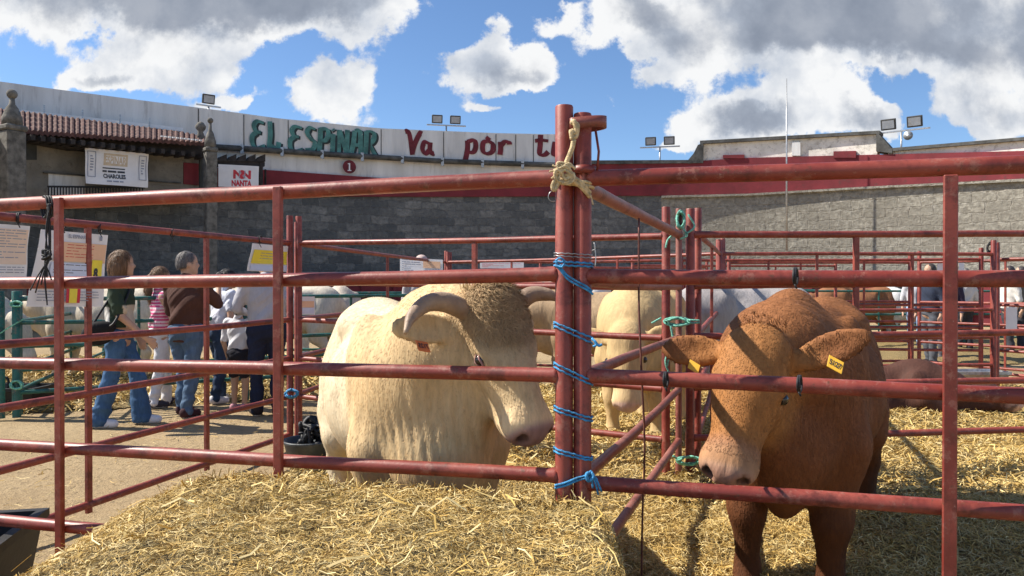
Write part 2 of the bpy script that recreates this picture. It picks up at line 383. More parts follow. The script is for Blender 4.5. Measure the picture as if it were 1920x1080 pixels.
# right wall, sunlight put into its pale blocks
rw=empty('sunlit_arena_wall',ringpt(1600,450),'sunlit pale granite block wall with maroon band and stepped white plaster gable on the right','wall')
RTB=[(1082,367),(1240,367),(1404,363),(1605,351),(1920,335),(2500,300)]
kid(zgap([(1240,367),(1404,363),(1605,351),(1920,335),(2500,300)],-.2,-.05,.7,np.linspace(1240,2500,50)),'stone_face',M['stoneLit'],rw)
kid(slab([(1081,307,367),(1240,306,367),(1404,296,363),(1605,291,351),(1920,283,335),(2500,262,300)],.05,.5),'maroon_band',M['maroon'],rw)
kid(slab([(1318,269,303),(1644,250,300)],-.06,.5),'gable_plaster',M['plaster'],rw)
kid(slab([(1664,283,300),(1920,262,292),(2500,215,262)],-.06,.5),'upper_plaster',M['plaster'],rw)
mb=slab([(1082,301,308),(1296,300,306)],.12,.7); slab([(1312,264,270),(1648,245,251)],.1,.7,14,mb); slab([(1668,278,284),(1920,257,263),(2500,210,218)],.1,.7,14,mb)
slab([(1290,300,307),(1300,288,306),(1308,272,306),(1318,268,306)],.11,.7,3,mb); slab([(1642,246,284),(1650,255,285),(1660,266,286),(1672,280,287)],.11,.7,3,mb)
kid(mb,'coping',M['cop'],rw)
mb=slab([(1355,291,297),(1395,290,297)],.1,.2); slab([(1562,284,296),(1604,283,296)],.1,.2,14,mb); kid(mb,'maroon_block',M['maroon'],rw)
kid(slab([(1240,367,371),(1404,363,367),(1605,351,355),(1920,335,340),(2500,300,306)],.1,.2),'ledge',M['stoneLit'],rw)
mb=slab([(1484,266,292),(1500,267,292)],.05,.15); kid(mb,'pilaster',M['conc'],rw)
# low ring barrier of maroon boards
rb=empty('ring_barrier',ringpt(1000,540,1.6),'low maroon plank barrier running round the foot of the arena wall','barrier')
mb=zslab(-300,2300,.05,1.45,1.6,.06,26); kid(mb,'planks',M['maroon'],rb)
mb=zslab(-300,2300,1.45,1.53,1.65,.16,26)
zslab(-300,2300,.42,.55,1.72,.1,26,mb); kid(mb,'rail',M['maroon'],rb)
mb=MB()
for p in range(-280,2300,60):
    a=ringpt(p,531,1.68); mb=MB(); mb.box((a.x,a.y,.75),(.12,.12,1.5),math.atan2(inward(a).y,inward(a).x)); kid(mb,'post',M['maroon'],rb)

# ---- painted words on the parapet (chisel-pen strokes)
def pen(strokes,px0,py0,sx,sy,off,mt,name,root,pw=.9,ang=35,dz=0,wmin=.35,skew=0):
    mb=MB(); k=0
    for st in strokes:
        pts=bezier([(x,y,0) for x,y in st],5) if len(st)>2 else [Vector((st[0][0]+(st[1][0]-st[0][0])*t,st[0][1]+(st[1][1]-st[0][1])*t,0)) for t in (0,.25,.5,.75,1)]
        nrm=Vector((math.cos(R(ang)),math.sin(R(ang)),0))
        L=[];Rr=[]
        for i,p in enumerate(pts):
            d=(pts[min(i+1,len(pts)-1)]-pts[max(i-1,0)]); d.normalize(); q=Vector((-d.y,d.x,0))
            wd=pw*(wmin+(1-wmin)*abs(q.dot(nrm)))*.5
            L.append(p+q*wd); Rr.append(p-q*wd)
        o=off+.006*(k%7); k+=1; v=[];f=[]
        for a,b in zip(L,Rr):
            for q in (a,b): v.append(ringpt(px0+q.x*sx+skew*q.y,py0+q.y*sy+dz*(q.x*sx),o))
        n=len(L)
        for i in range(n-1): f.append([2*i,2*i+1,2*i+3,2*i+2])
        mb.add(v,f)
    return kid(mb,name,mt,root)
LET={ # strokes on a 3 wide x 6 tall grid, y down
 'E':([[(2.9,.5),(1.4,.25),(.6,1.1),(1.1,2.3),(2.2,2.5)],[(1.2,2.5),(.2,3.4),(.3,5.0),(1.4,5.8),(3.2,5.3)]],3.4),
 'L':([[(.9,.1),(1.0,3),(.7,5.4)],[(.3,5.4),(1.6,5.2),(2.7,5.5),(3.0,4.3)]],3.2),
 'S':([[(2.6,.6),(1.4,.3),(.7,1.3),(1.4,2.6),(2.5,3.6),(2.0,5.0),(.3,5.3)]],2.9),
 'P':([[(.9,.2),(.8,3),(.6,5.8)],[(.7,.5),(2.3,.4),(2.7,1.7),(2.0,2.9),(.8,3.1)]],2.9),
 'i':([[(.9,1.4),(.8,4),(.7,5.8)],[(.8,.3),(1.0,.6)]],1.5),
 'N':([[(.6,5.8),(.7,3),(.9,.4)],[(.9,.5),(1.7,3),(2.5,5.5)],[(2.7,.3),(2.6,3),(2.5,5.7)]],3.2),
 'A':([[(.3,5.8),(.9,3),(1.2,.4)],[(1.2,.4),(2.4,.4),(2.5,3),(2.6,5.8)],[(.7,3.6),(2.5,3.5)]],3.1),
 'R':([[(.8,.3),(.7,3),(.5,5.8)],[(.7,.5),(2.3,.5),(2.6,1.6),(1.9,2.8),(.8,3.0)],[(1.3,3.0),(2.0,4.2),(2.9,5.7)]],3.2)}
def word(txt,px0,px1,y0,slope,h,mt,name,pw,off,shift=(0,0)):
    tot=sum(LET[c][1] for c in txt); sx=(px1-px0)/tot; x=0; S=[]
    for c in txt:
        for st in LET[c][0]: S.append([(p[0]+x,p[1]) for p in st])
        x+=LET[c][1]
    pen(S,px0+shift[0],y0+shift[1],sx,h/6,off,mt,name,wall,pw,20,slope,.45)
for (t,a,b,y0,h) in (('EL',472,525,226,50),('ESPiNAR',543,707,236,46)):
    word(t,a,b,y0-1,.06,h+4,M['letdark'],'lettering_shadow',1.35,.012,(3.0,2.4))
    word(t,a,b,y0-1,.06,h+4,M['letteal'],'lettering',1.15,.04)
VA=[[(0,.2),(.8,0),(1.5,1.5),(2.2,5.8)],[(2.1,5.6),(3.0,3),(4.6,.4),(5.2,.5)]]
a_=lambda x:[[(x+2.6,3.0),(x+1.0,2.6),(x+.3,4.2),(x+1.2,5.4),(x+2.6,4.4)],[(x+2.7,2.6),(x+2.6,4.4),(x+3.2,5.4),(x+3.9,5.2)]]
pen(VA+a_(5.0),760,246,6.1,7.6,.02,M['letmar'],'lettering',wall,1.5,20,.03,.5)
P_=[[(.9,1.9),(.9,4),(.3,7.0),(-.3,7.2),(1.0,7.1)],[(.8,2.2),(2.6,1.8),(3.0,3.4),(2.4,4.8),(.9,4.9)]]
O_=[[(6.2,1.9),(4.9,2.4),(4.8,4.4),(5.8,5.2),(7.2,4.6),(7.3,2.8),(6.2,1.9)],[(5.6,.9),(6.6,1.7)]]
R_=[[(9.2,2.1),(9.3,4),(9.1,5.4)],[(9.3,3.2),(10.3,2.1),(11.4,2.2),(11.5,2.8)]]
pen(P_+O_+R_,870,250,7.4,7.3,.02,M['letmar'],'lettering',wall,1.35,20,.012,.5)
T_=[[(1.4,.4),(1.3,3),(1.2,5.4),(2.4,5.6),(3.3,4.8)],[(.0,2.0),(1.6,1.8),(3.3,2.0)],[(5.0,2.2),(4.7,4),(4.6,5.5),(5.4,5.6)]]
pen(T_,1003,250,7.6,7.2,.02,M['letmar'],'lettering',wall,1.35,20,.01,.5)
cen=ringpt(654,314,0); ax=inward(cen); sd_=Vector((-ax.y,ax.x,0))
def disc(c,ax,sd_,r,n=28): return [c+sd_*(math.cos(2*math.pi*k/n)*r)+Vector((0,0,math.sin(2*math.pi*k/n)*r)) for k in range(n)]
mb=MB(); mb.add(disc(cen+ax*.16,ax,sd_,.27),[list(range(28))]); kid(mb,'number_disc',M['letmar'],wall)
mb=MB(); mb.box(cen+ax*.175+Vector((0,0,0)),(.012,.055,.30),math.atan2(ax.y,ax.x)); mb.box(cen+ax*.175-sd_*.0+Vector((0,0,-.15)),(.012,.15,.035),math.atan2(ax.y,ax.x)); mb.box(cen+ax*.175+sd_*.035*(-1 if sd_.x>0 else 1)+Vector((0,0,.12)),(.012,.07,.035),math.atan2(ax.y,ax.x)); kid(mb,'numeral',M['paper'],wall)

# ---- text helper (built-in font) for prints
_tc={}
def text2d(s,bold=.0):
    if (s,bold) in _tc: return _tc[(s,bold)]
    cu=bpy.data.curves.new('t','FONT'); cu.body=s; cu.size=1; cu.offset=bold; cu.resolution_u=3; cu.fill_mode='FRONT'
    o=bpy.data.objects.new('t',cu); C.objects.link(o); dg=bpy.context.evaluated_depsgraph_get(); dg.update()
    me=bpy.data.meshes.new_from_object(o.evaluated_get(dg)); v=[tuple(p.co) for p in me.vertices]; f=[list(p.vertices) for p in me.polygons]
    bpy.data.objects.remove(o); bpy.data.curves.remove(cu); bpy.data.meshes.remove(me)
    xs=[p[0] for p in v]; ys=[p[1] for p in v]; x0,x1,y0,y1=min(xs),max(xs),min(ys),max(ys)
    v=[((p[0]-x0)/(x1-x0),(p[1]-y0)/(y1-y0)) for p in v]; _tc[(s,bold)]=(v,f); return v,f
class Sheet:
    """flat sheet between four corners (tl,tr,br,bl); prints are laid on it in 0..1 coordinates (y down)"""
    def __init__(s,name,c,label,cat,paper,group=None,toward=Vector((0,-1,0)),sag=.0):
        s.c=[Vector(q) for q in c]; o=sum(s.c,Vector())/4; s.n=(s.c[1]-s.c[0]).cross(s.c[3]-s.c[0]).normalized()
        if s.n.dot(toward)<0: s.n=-s.n
        s.sag=sag; s.root=empty(name,o,label,cat,group); s.k=0
        mb=MB(); nx,ny=10,8; v=[];f=[]
        for side in (0,1):
            for i in range(nx+1):
                for j in range(ny+1): v.append(s.p(i/nx,j/ny,-.004 if side else 0))
        m=(nx+1)*(ny+1)
        for side in (0,1):
            for i in range(nx):
                for j in range(ny):
                    a=side*m+i*(ny+1)+j; q=[a,a+1,a+ny+2,a+ny+1]; f.append(q if side else q[::-1])
        mb.add(v,f); kid(mb,'sheet',paper,s.root,True)
    def p(s,u,v,d=0):
        a=s.c[0].lerp(s.c[1],u); b=s.c[3].lerp(s.c[2],u)
        return a.lerp(b,v)+s.n*(d+s.sag*math.sin(u*9+v*3)*v*.5+s.sag*math.sin(v*7+u*2)*.4)
    def rect(s,u0,v0,u1,v1,mt,name='print'):
        s.k+=1; nx,ny=6,4; v=[s.p(u0+(u1-u0)*i/nx,v0+(v1-v0)*j/ny,.003+.0012*s.k) for i in range(nx+1) for j in range(ny+1)]
        f=[[i*(ny+1)+j,i*(ny+1)+j+1,(i+1)*(ny+1)+j+1,(i+1)*(ny+1)+j] for i in range(nx) for j in range(ny)]
        mb=MB(); mb.add(v,f); return kid(mb,name,mt,s.root)
    def text(s,t,u0,v0,u1,v1,mt,bold=.02,name='lettering'):
        s.k+=1; tv,tf=text2d(t,bold); mb=MB(); mb.add([s.p(u0+(u1-u0)*x,v1+(v0-v1)*y,.004+.0012*s.k) for x,y in tv],tf); return kid(mb,name,mt,s.root)
    def lines(s,u0,v0,u1,v1,n,mt,th=.3):
        s.k+=1; mb=MB(); rs=random.Random(s.k*7+n)
        for i in range(n):
            va=v0+(v1-v0)*i/n; vb=va+(v1-v0)/n*th; u=u0
            while u<u1-.02:
                l=min(rs.uniform(.02,.08)*(1+2*(u1-u0)),u1-u); mb.add([s.p(u,va,.003+.0012*s.k),s.p(u+l,va,.003+.0012*s.k),s.p(u+l,vb,.003+.0012*s.k),s.p(u,vb,.003+.0012*s.k)],[[0,1,2,3]]); u+=l+.015
                if rs.random()<.12: break
        return kid(mb,'small_print',mt,s.root)

# ---- presidents' box with tiled roof
OF=1.5
bx=empty('tribune_building',ringpt(200,400,OF),'grey stone tribune with clay tiled roof between two ball topped pillars','building')
kid(slab([(-320,225,360),(41,250,375),(345,275,375),(386,279,375)],OF,1.2),'facade',M['facade'],bx)
kid(slab([(-320,195,215),(41,246,262),(140,255,280),(386,270,293)],OF+.5,1.0),'eaves_beam',M['darkwood'],bx)
mb=MB()
for px in range(52,386,19):
    a=ringpt(px,lerp_prof([(0,250),(386,290)],px)[0]+5,OF+.9); mb.box(a,(.12,.7,.15),math.atan2(inward(a).y,inward(a).x)+R(90))
kid(mb,'rafter_end',M['darkwood'],bx)
# roof: slope with barrel tiles
mb=MB(); v=[];f=[]; N=220; prof_t=[(-320,172),(41,211),(344,250),(386,258)]; prof_b=[(-320,208),(41,246),(386,270)]
rows=8
for i in range(N+1):
    px=-320+706*i/N
    for j in range(rows+1):
        t=j/rows; a=ringpt(px,lerp_prof(prof_t,px)[0],OF-.5); b=ringpt(px,lerp_prof(prof_b,px)[0],OF+1.05)
        p=a.lerp(b,t); p.z+=.07*abs(math.sin(i*math.pi/3.2))+.05*((t*rows*1.0)%1<.01)*0+ (.03 if j%2 else 0); v.append(p)
for i in range(N):
    for j in range(rows): a=i*(rows+1)+j; f.append([a,a+1,a+rows+2,a+rows+1])
for i in range(N+1):
    p=v[i*(rows+1)+rows]; v.append(p-Vector((0,0,.12)))
o_=(N+1)*(rows+1)
for i in range(N): a=i*(rows+1)+rows; f.append([a,o_+i,o_+i+1,a+rows+1])
mb.add(v,f); kid(mb,'tiled_roof',M['tile'],bx,False)
M['palelight']=mat('painted_pale_light',(.80,.82,.84),.6,.05,3)  # pale colour stands in for light on the ridge and tile gaps
kid(slab([(41,206,213),(344,240,247)],OF-.7,.3),'white_ledge',M['palelight'],bx)  # white strip painted as sun along the roof ridge
mb=MB()
for px in (84,156,226,281): a=ringpt(px,lerp_prof([(41,206),(344,240)],px)[0]+2,OF-.6); mb.tube([a-Vector((0,0,.1)),a+Vector((0,0,.25))],.03,6)
kid(mb,'ledge_pins',M['galv'],bx)
M['opening']=mat('recess_shade_and_iron',(.05,.055,.055),.9,.2,3)
kid(slab([(41,262,300),(70,264,300)],OF+.03,.1),'opening',M['opening'],bx)  # dark slab stands in for the shade inside the opening
kid(slab([(92,325,365),(160,330,367)],OF+.03,.1),'grey_panel',M['conc'],bx)
kid(slab([(279,300,345),(344,305,350)],OF+.03,.1),'pale_panel',M['facade'],bx)
kid(slab([(345,305,345),(376,307,348)],OF+.05,.1),'maroon_door',M['maroon'],bx)
for q in ([(84,322,324.5),(160,328,330.5)],[(279,338,340),(340,342,344)],[(20,318,320),(40,320,322)]): kid(slab(q,OF+.12,.08),'string_course',M['cop'],bx)
mb=MB()
for px in np.arange(92,272,5.5): a=ringpt(px,350,OF+.5); b=ringpt(px,372,OF+.5); mb.tube([a,b],.02,5)
mb.tube([ringpt(p,349+.01*p,OF+.5) for p in (90,150,210,272)],.03,6); kid(mb,'balcony_railing',M['blackplastic'],bx)
mb=MB(); mb.tube([ringpt(378,285,OF+.3),ringpt(378,375,OF+.3)],.09,8); kid(mb,'iron_post',M['opening'],bx)
for k in range(5):
    pass
# pale boxes painted as skylight through missing tiles near the right end
mb=MB()
for px in np.arange(305,384,7.2): a=ringpt(px,256+(px-305)*.105,OF+1.12); mb.box(a,(.05,.08,.045),math.atan2(inward(a).y,inward(a).x))
kid(mb,'tile_end_cap',M['palelight'],bx)
def pillar(px,ytop,wpx,off,lab):
    Y=ringY(px,off); s=F/Y; wd=wpx/s; b=at(px,HY,Y); ax=inward(b); rz=math.atan2(ax.y,ax.x)
    zt=E+(HY-ytop)/s; r=empty('stone_pillar',(b.x,b.y,0),lab,'pillar','ball topped granite pillars',rz)
    mb=MB(); mb.box((0,0,(zt-1.16)/2),(wd,wd,zt-1.16),bev=.03); mb.box((0,0,zt-1.08),(wd*1.15,wd*1.15,.16),bev=.04); mb.build('shaft',M['pillar'],r)
    mb=MB(); mb.lathe([(.02,-.02),(wd*.52,-.02),(wd*.50,.22),(wd*.40,.34),(wd*.30,.48),(wd*.16,.58),(wd*.12,1.0-wd*.4)],(0,0,zt-1.0),14); mb.build('pedestal',M['pillar'],r,True)
    mb=MB(); q=wd*.27; mb.lathe([(.01,-q)]+[(q*math.cos(R(a)),q*math.sin(R(a))) for a in range(-75,90,15)],(0,0,zt-q),16); mb.build('stone_ball',M['pillar'],r,True)
    return r
pillar(24,168,34,OF+1.5,'nearer ball topped granite pillar at the left end of the tiled roof')
pillar(395,221,20,OF+1.5,'farther ball topped granite pillar where the tiled roof ends, by the teal words')
# small finial beside second pillar
mb=MB(); p=ringpt(377,245,OF+.2); mb.lathe([(.16,0),(.12,.3),(.08,.4),(.16,.5),(.18,.6),(.10,.72),(.02,.76)],(p.x,p.y,p.z-.45),12); kid(mb,'roof_finial',M['pillar'],bx,True)
# banner on the tribune
c=[ringpt(160,277,OF+.75),ringpt(279,289,OF+.75),ringpt(278,352,OF+.75),ringpt(161,344,OF+.75)]
S=Sheet('banner',c,'white cattle breed banner with black lettering hanging on the grey tribune','banner',M['paper'],sag=.07)
S.rect(.28,.10,.66,.44,M['goldink'],'pale_emblem'); S.rect(.31,.16,.63,.38,M['paper'],'emblem_gap'); S.text('ESPINAR',.30,.17,.64,.40,M['goldink'],.03)
S.rect(.27,.50,.62,.535,M['ink'],'bar'); S.lines(.27,.58,.62,.66,1,M['ink'],.7); S.text('CHAROLES',.28,.68,.62,.81,M['ink'],.04); S.lines(.33,.87,.58,.93,1,M['greyink'],.7)
for a,b in ((.03,.16),(.84,.97)):
    for q in ((a,.08,a+.012,.80),(b-.012,.08,b,.80),(a,.78,b,.80),(a,.08,b,.10)): S.rect(*q,M['greyink'],'frame_line')
    S.lines(a+.04,.2,b-.04,.66,6,M['greyink'],.5)
# timber awning and second banner
aw=empty('timber_awning',ringpt(450,300,.9),'dark jagged timber awning right of the far pillar, over the red lettered banner','awning')
mb=slab([(405,302,311),(497,304,312)],.9,.5); kid(mb,'beam',M['darkwood'],aw)
mb=MB()
for i in range(5):
    px=408+i*18; pts=[ringpt(px,303,.95),ringpt(px+18,303,.95),ringpt(px+18,289,.95),ringpt(px+8,293,.95)]; o=-inward(pts[0])*.4
    mb.add(pts+[q+o for q in pts],[[0,1,2,3],[7,6,5,4],[0,4,5,1],[1,5,6,2],[2,6,7,3],[3,7,4,0]])
kid(mb,'tile_teeth',M['darkwood'],aw)
mb=MB(); mb.tube([ringpt(489,306,.85),ringpt(489,372,.85)],.09,8); mb.tube([ringpt(498,318,.4),ringpt(498,350,.4)],.04,6); kid(mb,'post',M['darkwood'],aw)
c=[ringpt(410,308,1.0),ringpt(486,312,1.0),ringpt(485,352,1.0),ringpt(410,350,1.0)]
S=Sheet('banner',c,'small white banner with red zigzag emblem and red capitals under the jagged awning','banner',M['paper'],sag=.02)
S.text('N',.36,.22,.60,.62,M['redink'],.05); S.text('N',.56,.22,.80,.62,M['redink'],.05); S.text('N',.50,.24,.66,.6,M['greyink'],.0)
S.text('NANTA',.32,.68,.82,.96,M['redink'],.05)
# ---- floodlights and mast
M['glass']=mat('floodlight_glass',(.35,.38,.42),.15,.1,5); M['lampbody']=mat('floodlight_housing',(.05,.05,.05),.5,.1,5)
def flood(px,ybase,ytop,n,lab,tilt=0,off=.1,horn=False,scale=1):
    Y=ringY(px,-.3); b=at(px,ybase,Y); h=(ybase-ytop)*Y/F; ax=inward(b); rz=math.atan2(ax.y,ax.x)+R(90)
    r=empty('floodlight',(b.x,b.y,b.z-.6),lab,'floodlight','floodlights on the arena wall',rz)
    mb=MB(); mb.tube([(0,0,0),(0,0,.6+h*.62)],.035,8); mb.build('mast',M['galv'],r,True)
    z=.6+h*.62; wd=.42*n*scale
    mb=MB(); mb.box((0,0,z),(wd*2 if n>1 else .9,.07,.05)); mb.build('crossbar',M['galv'],r)
    for k in range(n):
        x=(k-(n-1)/2)*.78*scale; T=Matrix.Rotation(R(14),3,'X')
        mb=MB(); mb.box((x,.02,z+.26*scale),(.46*scale,.10,.36*scale),M=T,bev=.02); l=mb.build('lamp_head',M['lampbody'],r)
        mb=MB(); mb.box(Vector((x,.02,z+.26*scale))+T@Vector((0,-.06 ,0)),(.36*scale,.02,.26*scale),M=T); mb.build('lens',M['glass'],l)
    if horn:
        mb=MB(); mb.tube([(.25,-.1,z-.22),(.25,.15,z-.22)],[.17,.05],14); mb.build('loudspeaker_horn',M['galv'],r,True)
    return r
flood(392,222,185,1,'single tilted floodlight above the far stone pillar')
flood(837,248,228,2,'twin floodlight above the painted maroon words')
flood(1237,300,261,2,'twin floodlight on a bare pole right of the tied gate posts',scale=1.0)
flood(1689,278,226,2,'twin floodlight with a round loudspeaker beside the white gable',horn=True,scale=1.15)
mb=MB(); a=at(1475,470,ringY(1475,1.2)); b=at(1474,148,ringY(1475,1.2)); mb.tube([a,a.lerp(b,.5),b],[.045,.032,.016],8)
o=mb.build('mast',M['galv'],None,True); meta(o,'tall thin pole rising in front of the white gable into the clouds','mast')
# ------------------------------------------------ pens
V3=Vector
P0=(.168,2.465); P0R=(.227,2.465); PC=(1.07,4.80); PB_=(-1.86,6.41); P1=(-2.75,3.26)
def tprop(a,b,px):   # fraction along a->b seen at picture column px
    k=(px-960)/F; dx,dy=b[0]-a[0],b[1]-a[1]; return (k*a[1]-a[0])/(dx-k*dy)
ZR=[1.717,1.394,1.074,.752,.432,.11]
def panel(label,a,b,za=None,zb=None,ups=(),r=.024,rt=None,post=.029,posts=(True,True),ztop=1.85,mt='red',upw=.038,upside=0,group='red tubular livestock fence panels',name='fence_panel',zb0=0.02,upz=None,n=12,upmat=None,flat=0,uptop=.012):
    a=V3((a[0],a[1],0)); b=V3((b[0],b[1],0)); za=za or ZR; zb=zb or za; mt=M[mt]
    root=empty(name,a,label,'fence panel',group); d=b-a; u=d.normalized(); sd=V3((-u.y,u.x,0)); L=d.length
    rz=math.atan2(u.y,u.x)
    zt=ztop if hasattr(ztop,'__len__') else (ztop,ztop)
    for k,(on,p) in enumerate(zip(posts,(V3((0,0,0)),d))):
        if on:
            mb=MB(); z=zt[k]; mb.tube([p+V3((0,0,zb0)),p+V3((0,0,z-.004)),p+V3((0,0,z)),p+V3((0,0,z-.003))],[post,post,post*.93,post*.6],n+4); o=mb.build('post',mt,root,True); autosmooth(o)
    for i,(z0,z1) in enumerate(zip(za,zb)):
        rr=(rt or r) if i==0 else r
        p=V3((0,0,z0))+u*(post*.6 if posts[0] else 0); q=d+V3((0,0,z1))-u*(post*.6 if posts[1] else 0)
        mb=MB(); m=10; jr=random.Random(int(abs(a.x*991+a.y*373+i*57))); bw=jr.uniform(-.011,.005); pts=[p.lerp(q,k/m)+V3((0,0,bw*math.sin(math.pi*k/m)+jr.uniform(-.0012,.0012)))+sd*jr.uniform(-.002,.002) for k in range(m+1)]; ul=(q-p).normalized(); e1=p+ul*.03; e2=q-ul*.03; pts=[p,p+ul*.012,e1]+pts[1:-1]+[e2,q-ul*.012,q]; mb.tube(pts,[rr*1.10,rr*1.12,rr]+[rr*jr.uniform(.985,1.015) for _ in range(m-1)]+[rr,rr*1.12,rr*1.10],n); o=mb.build('rail',mt,root,True)
    for t in ups:
        t,side=(t if hasattr(t,'__len__') else (t,upside)); p=d*t
        ztp=za[0]+(zb[0]-za[0])*t+uptop; z0=upz if upz is not None else min(za[-1],zb[-1])-.05
        wd=upw; off=sd*side*(.024+.012)
        mb=MB(); mb.box((p.x+off.x,p.y+off.y,(ztp+z0)/2),(wd,flat or wd*.7,ztp-z0),rz,bev=.003); mb.build('upright',M[upmat] if upmat else mt,root)
    return root
def zof(y,Y): return E+(HY-y)/F*Y
# front pair meeting at the tied posts
YL=2.465
zl0=[zof(y,YL) for y in (333,514,704,893)]; zl0+= [zl0[3]-.325,zl0[3]-.645]
t110=tprop(P0,P1,110); 
def YonL(px): t=tprop(P0,P1,px); return P0[1]+(P1[1]-P0[1])*t
y110=YonL(110); z110=[zof(y,y110) for y in (379,526,684,839,988)]; z110.append(z110[4]-.32)
zl1=[a+(b-a)/t110 for a,b in zip(zl0,z110)]
LFp=panel('long front fence panel of the pale bull pen, tied to the rope wrapped post',P0,P1,zl0,zl1,ups=[(tprop(P0,P1,532),1),(tprop(P0,P1,125),1)],rt=.027,ztop=1.95,upw=.032)
RFe=(P0R[0]+3.2*.965,P0R[1]-3.2*.263)
zr0=[zof(y,YL) for y in (335,518,704,905)]; zr0+=[zr0[3]-.33,zr0[3]-.64]
tr=tprop(P0R,RFe,1782); yr=P0R[1]+(RFe[1]-P0R[1])*tr; zr=[zof(y,yr) for y in (311,518,731,950)]; zr+=[zr[3]-.33,zr[3]-.64]
zr1=[a+(b-a)/tr for a,b in zip(zr0,zr)]
RFp=panel('front fence panel of the brown bull pen with a broad flat upright',P0R,RFe,zr0,zr1,ups=[(tprop(P0R,RFe,1775),-1)],rt=.026,ztop=1.925,upw=.037,flat=.012,uptop=-.03)
# ring latch on top of the second post
pl=V3((P0R[0],P0R[1],0)); mb=MB()
loop=[(-.04,0),(-.036,-.034),(0,-.038),(.04,-.035),(.068,-.016),(.068,.016),(.04,.035),(0,.038),(-.036,.034)]
def band(loop,z0,z1,c,th=.005,tilt=0):
    v=[];f=[];n=len(loop)
    for x,y in loop:
        l=math.hypot(x,y)+1e-6
        for (o,z) in ((0,z0),(0,z1),(th,z1),(th,z0)): v.append(V3((c[0]+x*(1+o/l),c[1]+y*(1+o/l),z+tilt*x)))
    for i in range(n):
        a=i*4;b=((i+1)%n)*4
        for k in range(4): f.append([a+k,b+k,b+(k+1)%4,a+(k+1)%4])
    return v,f
def smoothloop(loop,n=4):
    P=[V3((x,y,0)) for x,y in loop]; out=[]; m=len(P)
    for i in range(m):
        a,b,c,d=P[i-1],P[i],P[(i+1)%m],P[(i+2)%m]
        for k in range(n):
            t=k/n; q=.5*((2*b)+(c-a)*t+(2*a-5*b+4*c-d)*t*t+(3*b-a-3*c+d)*t**3); out.append((q.x,q.y))
    return out
mb.add(*band(smoothloop(loop),1.872,1.908,pl,.006,.1)); o=mb.build('latch_ring',M['redold'],None,True); under(o,RFp)
mb=MB(); mb.tube([pl+V3((.04,-.015,1.87)),pl+V3((.05,-.02,1.80)),pl+V3((.045,-.02,1.74))],.004,6); mb.add(*band(smoothloop([(-.04,0),(0,-.042),(.04,0),(0,.042)]),1.73,1.755,pl,.006,0)); o=mb.build('latch_strap',M['red'],None,True); under(o,RFp)
# divider and others
def shiftz(z,d): return [q+d for q in z]
Dp=panel('weathered dividing fence panel running back between the pale bull and the brown bull',(.235,2.56),(PC[0]-.03,PC[1]-.03),shiftz(zr0,-.012),shiftz(ZR,-.035),ups=[],r=.021,rt=.025,post=.02,posts=(False,True),ztop=1.845,mt='redold')
SLp=panel('side fence panel of the pale bull pen with the white posters hanging from it',(-2.72,3.36),PB_,shiftz(ZR,0),ZR,ups=[tprop((-2.72,3.36),PB_,165),tprop((-2.72,3.36),PB_,387)],r=.022,upw=.036,ztop=1.945,post=.027)
BKp=panel('rear fence panel behind the pale bull, ending at the green roped posts',(PB_[0]+.075,PB_[1]),(PC[0]-.10,PC[1]+.02),ZR,shiftz(ZR,-.04),ups=[.55],r=.021,ztop=(1.94,1.86),post=.027)
RBp=panel('rear fence panel behind the brown bull with thin uprights',(PC[0]+.055,PC[1]+.03),(3.9,5.05),shiftz(ZR,-.03),shiftz(ZR,-.005),ups=[tprop((PC[0]+.055,PC[1]+.03),(3.9,5.05),1605)],r=.022,upw=.036,ztop=1.85,post=.028)
D2=panel('second dividing fence panel running back from the green roped posts',(PC[0]+.12,PC[1]+.1),(2.36,8.7),shiftz(ZR,-.02),ZR,ups=[.5],r=.02,ztop=1.86,post=.024,n=8)
SL2=panel('fence panel running back from the far left corner of the pale bull pen',(PB_[0]+.03,PB_[1]+.12),(-1.06,12.3),ZR,ZR,ups=[.45],r=.022,ztop=1.9,post=.028,n=8)
rowsP=[((2.36,8.75),(-1.02,12.2),'far slanting fence panel seen over the pale bull back',1.88,[.3,.7]),
 ((-1.0,12.35),(2.3,11.4),'distant fence panel with papers tied on, behind the pale bull',1.88,[.5]),
 ((2.4,8.8),(5.6,8.9),'middle distance fence panel behind the brown bull shoulders',1.88,[.35,.7]),
 ((2.5,11.3),(6.62,10.8),'far fence panel ending at the orange lit post pair',1.88,[.3,.62]),
 ((6.85,10.8),(8.2,8.3),'fence panel slanting forward from the orange lit post pair',1.9,[.5]),
 ((2.45,8.9),(3.5,12.6),'narrow looking fence panel running away behind the brown bull',1.9,[.5]),
 ((6.6,12.4),(8.1,10.4),'fence panel slanting forward in front of the far spectators',1.9,[.5]),
 ((3.6,12.7),(6.5,12.5),'low looking distant fence panel in the farthest red row',1.86,[.4]),
 ((2.3,14.6),(6.3,14.9),'farthest red fence panel before the green pens',1.86,[.3,.7]),
 ((.6,16.2),(4.2,16.5),'far fence panel glimpsed beside the main rope wrapped post',1.86,[.5]),
 ((5.7,9.0),(6.72,10.7),'short fence panel leading to the orange lit post pair',1.86,[.5])]
for a,b,lab,zt,ups in rowsP: panel(lab,a,b,ZR,ZR,ups=ups,r=.021,ztop=zt,post=.03,upw=.03,n=8)
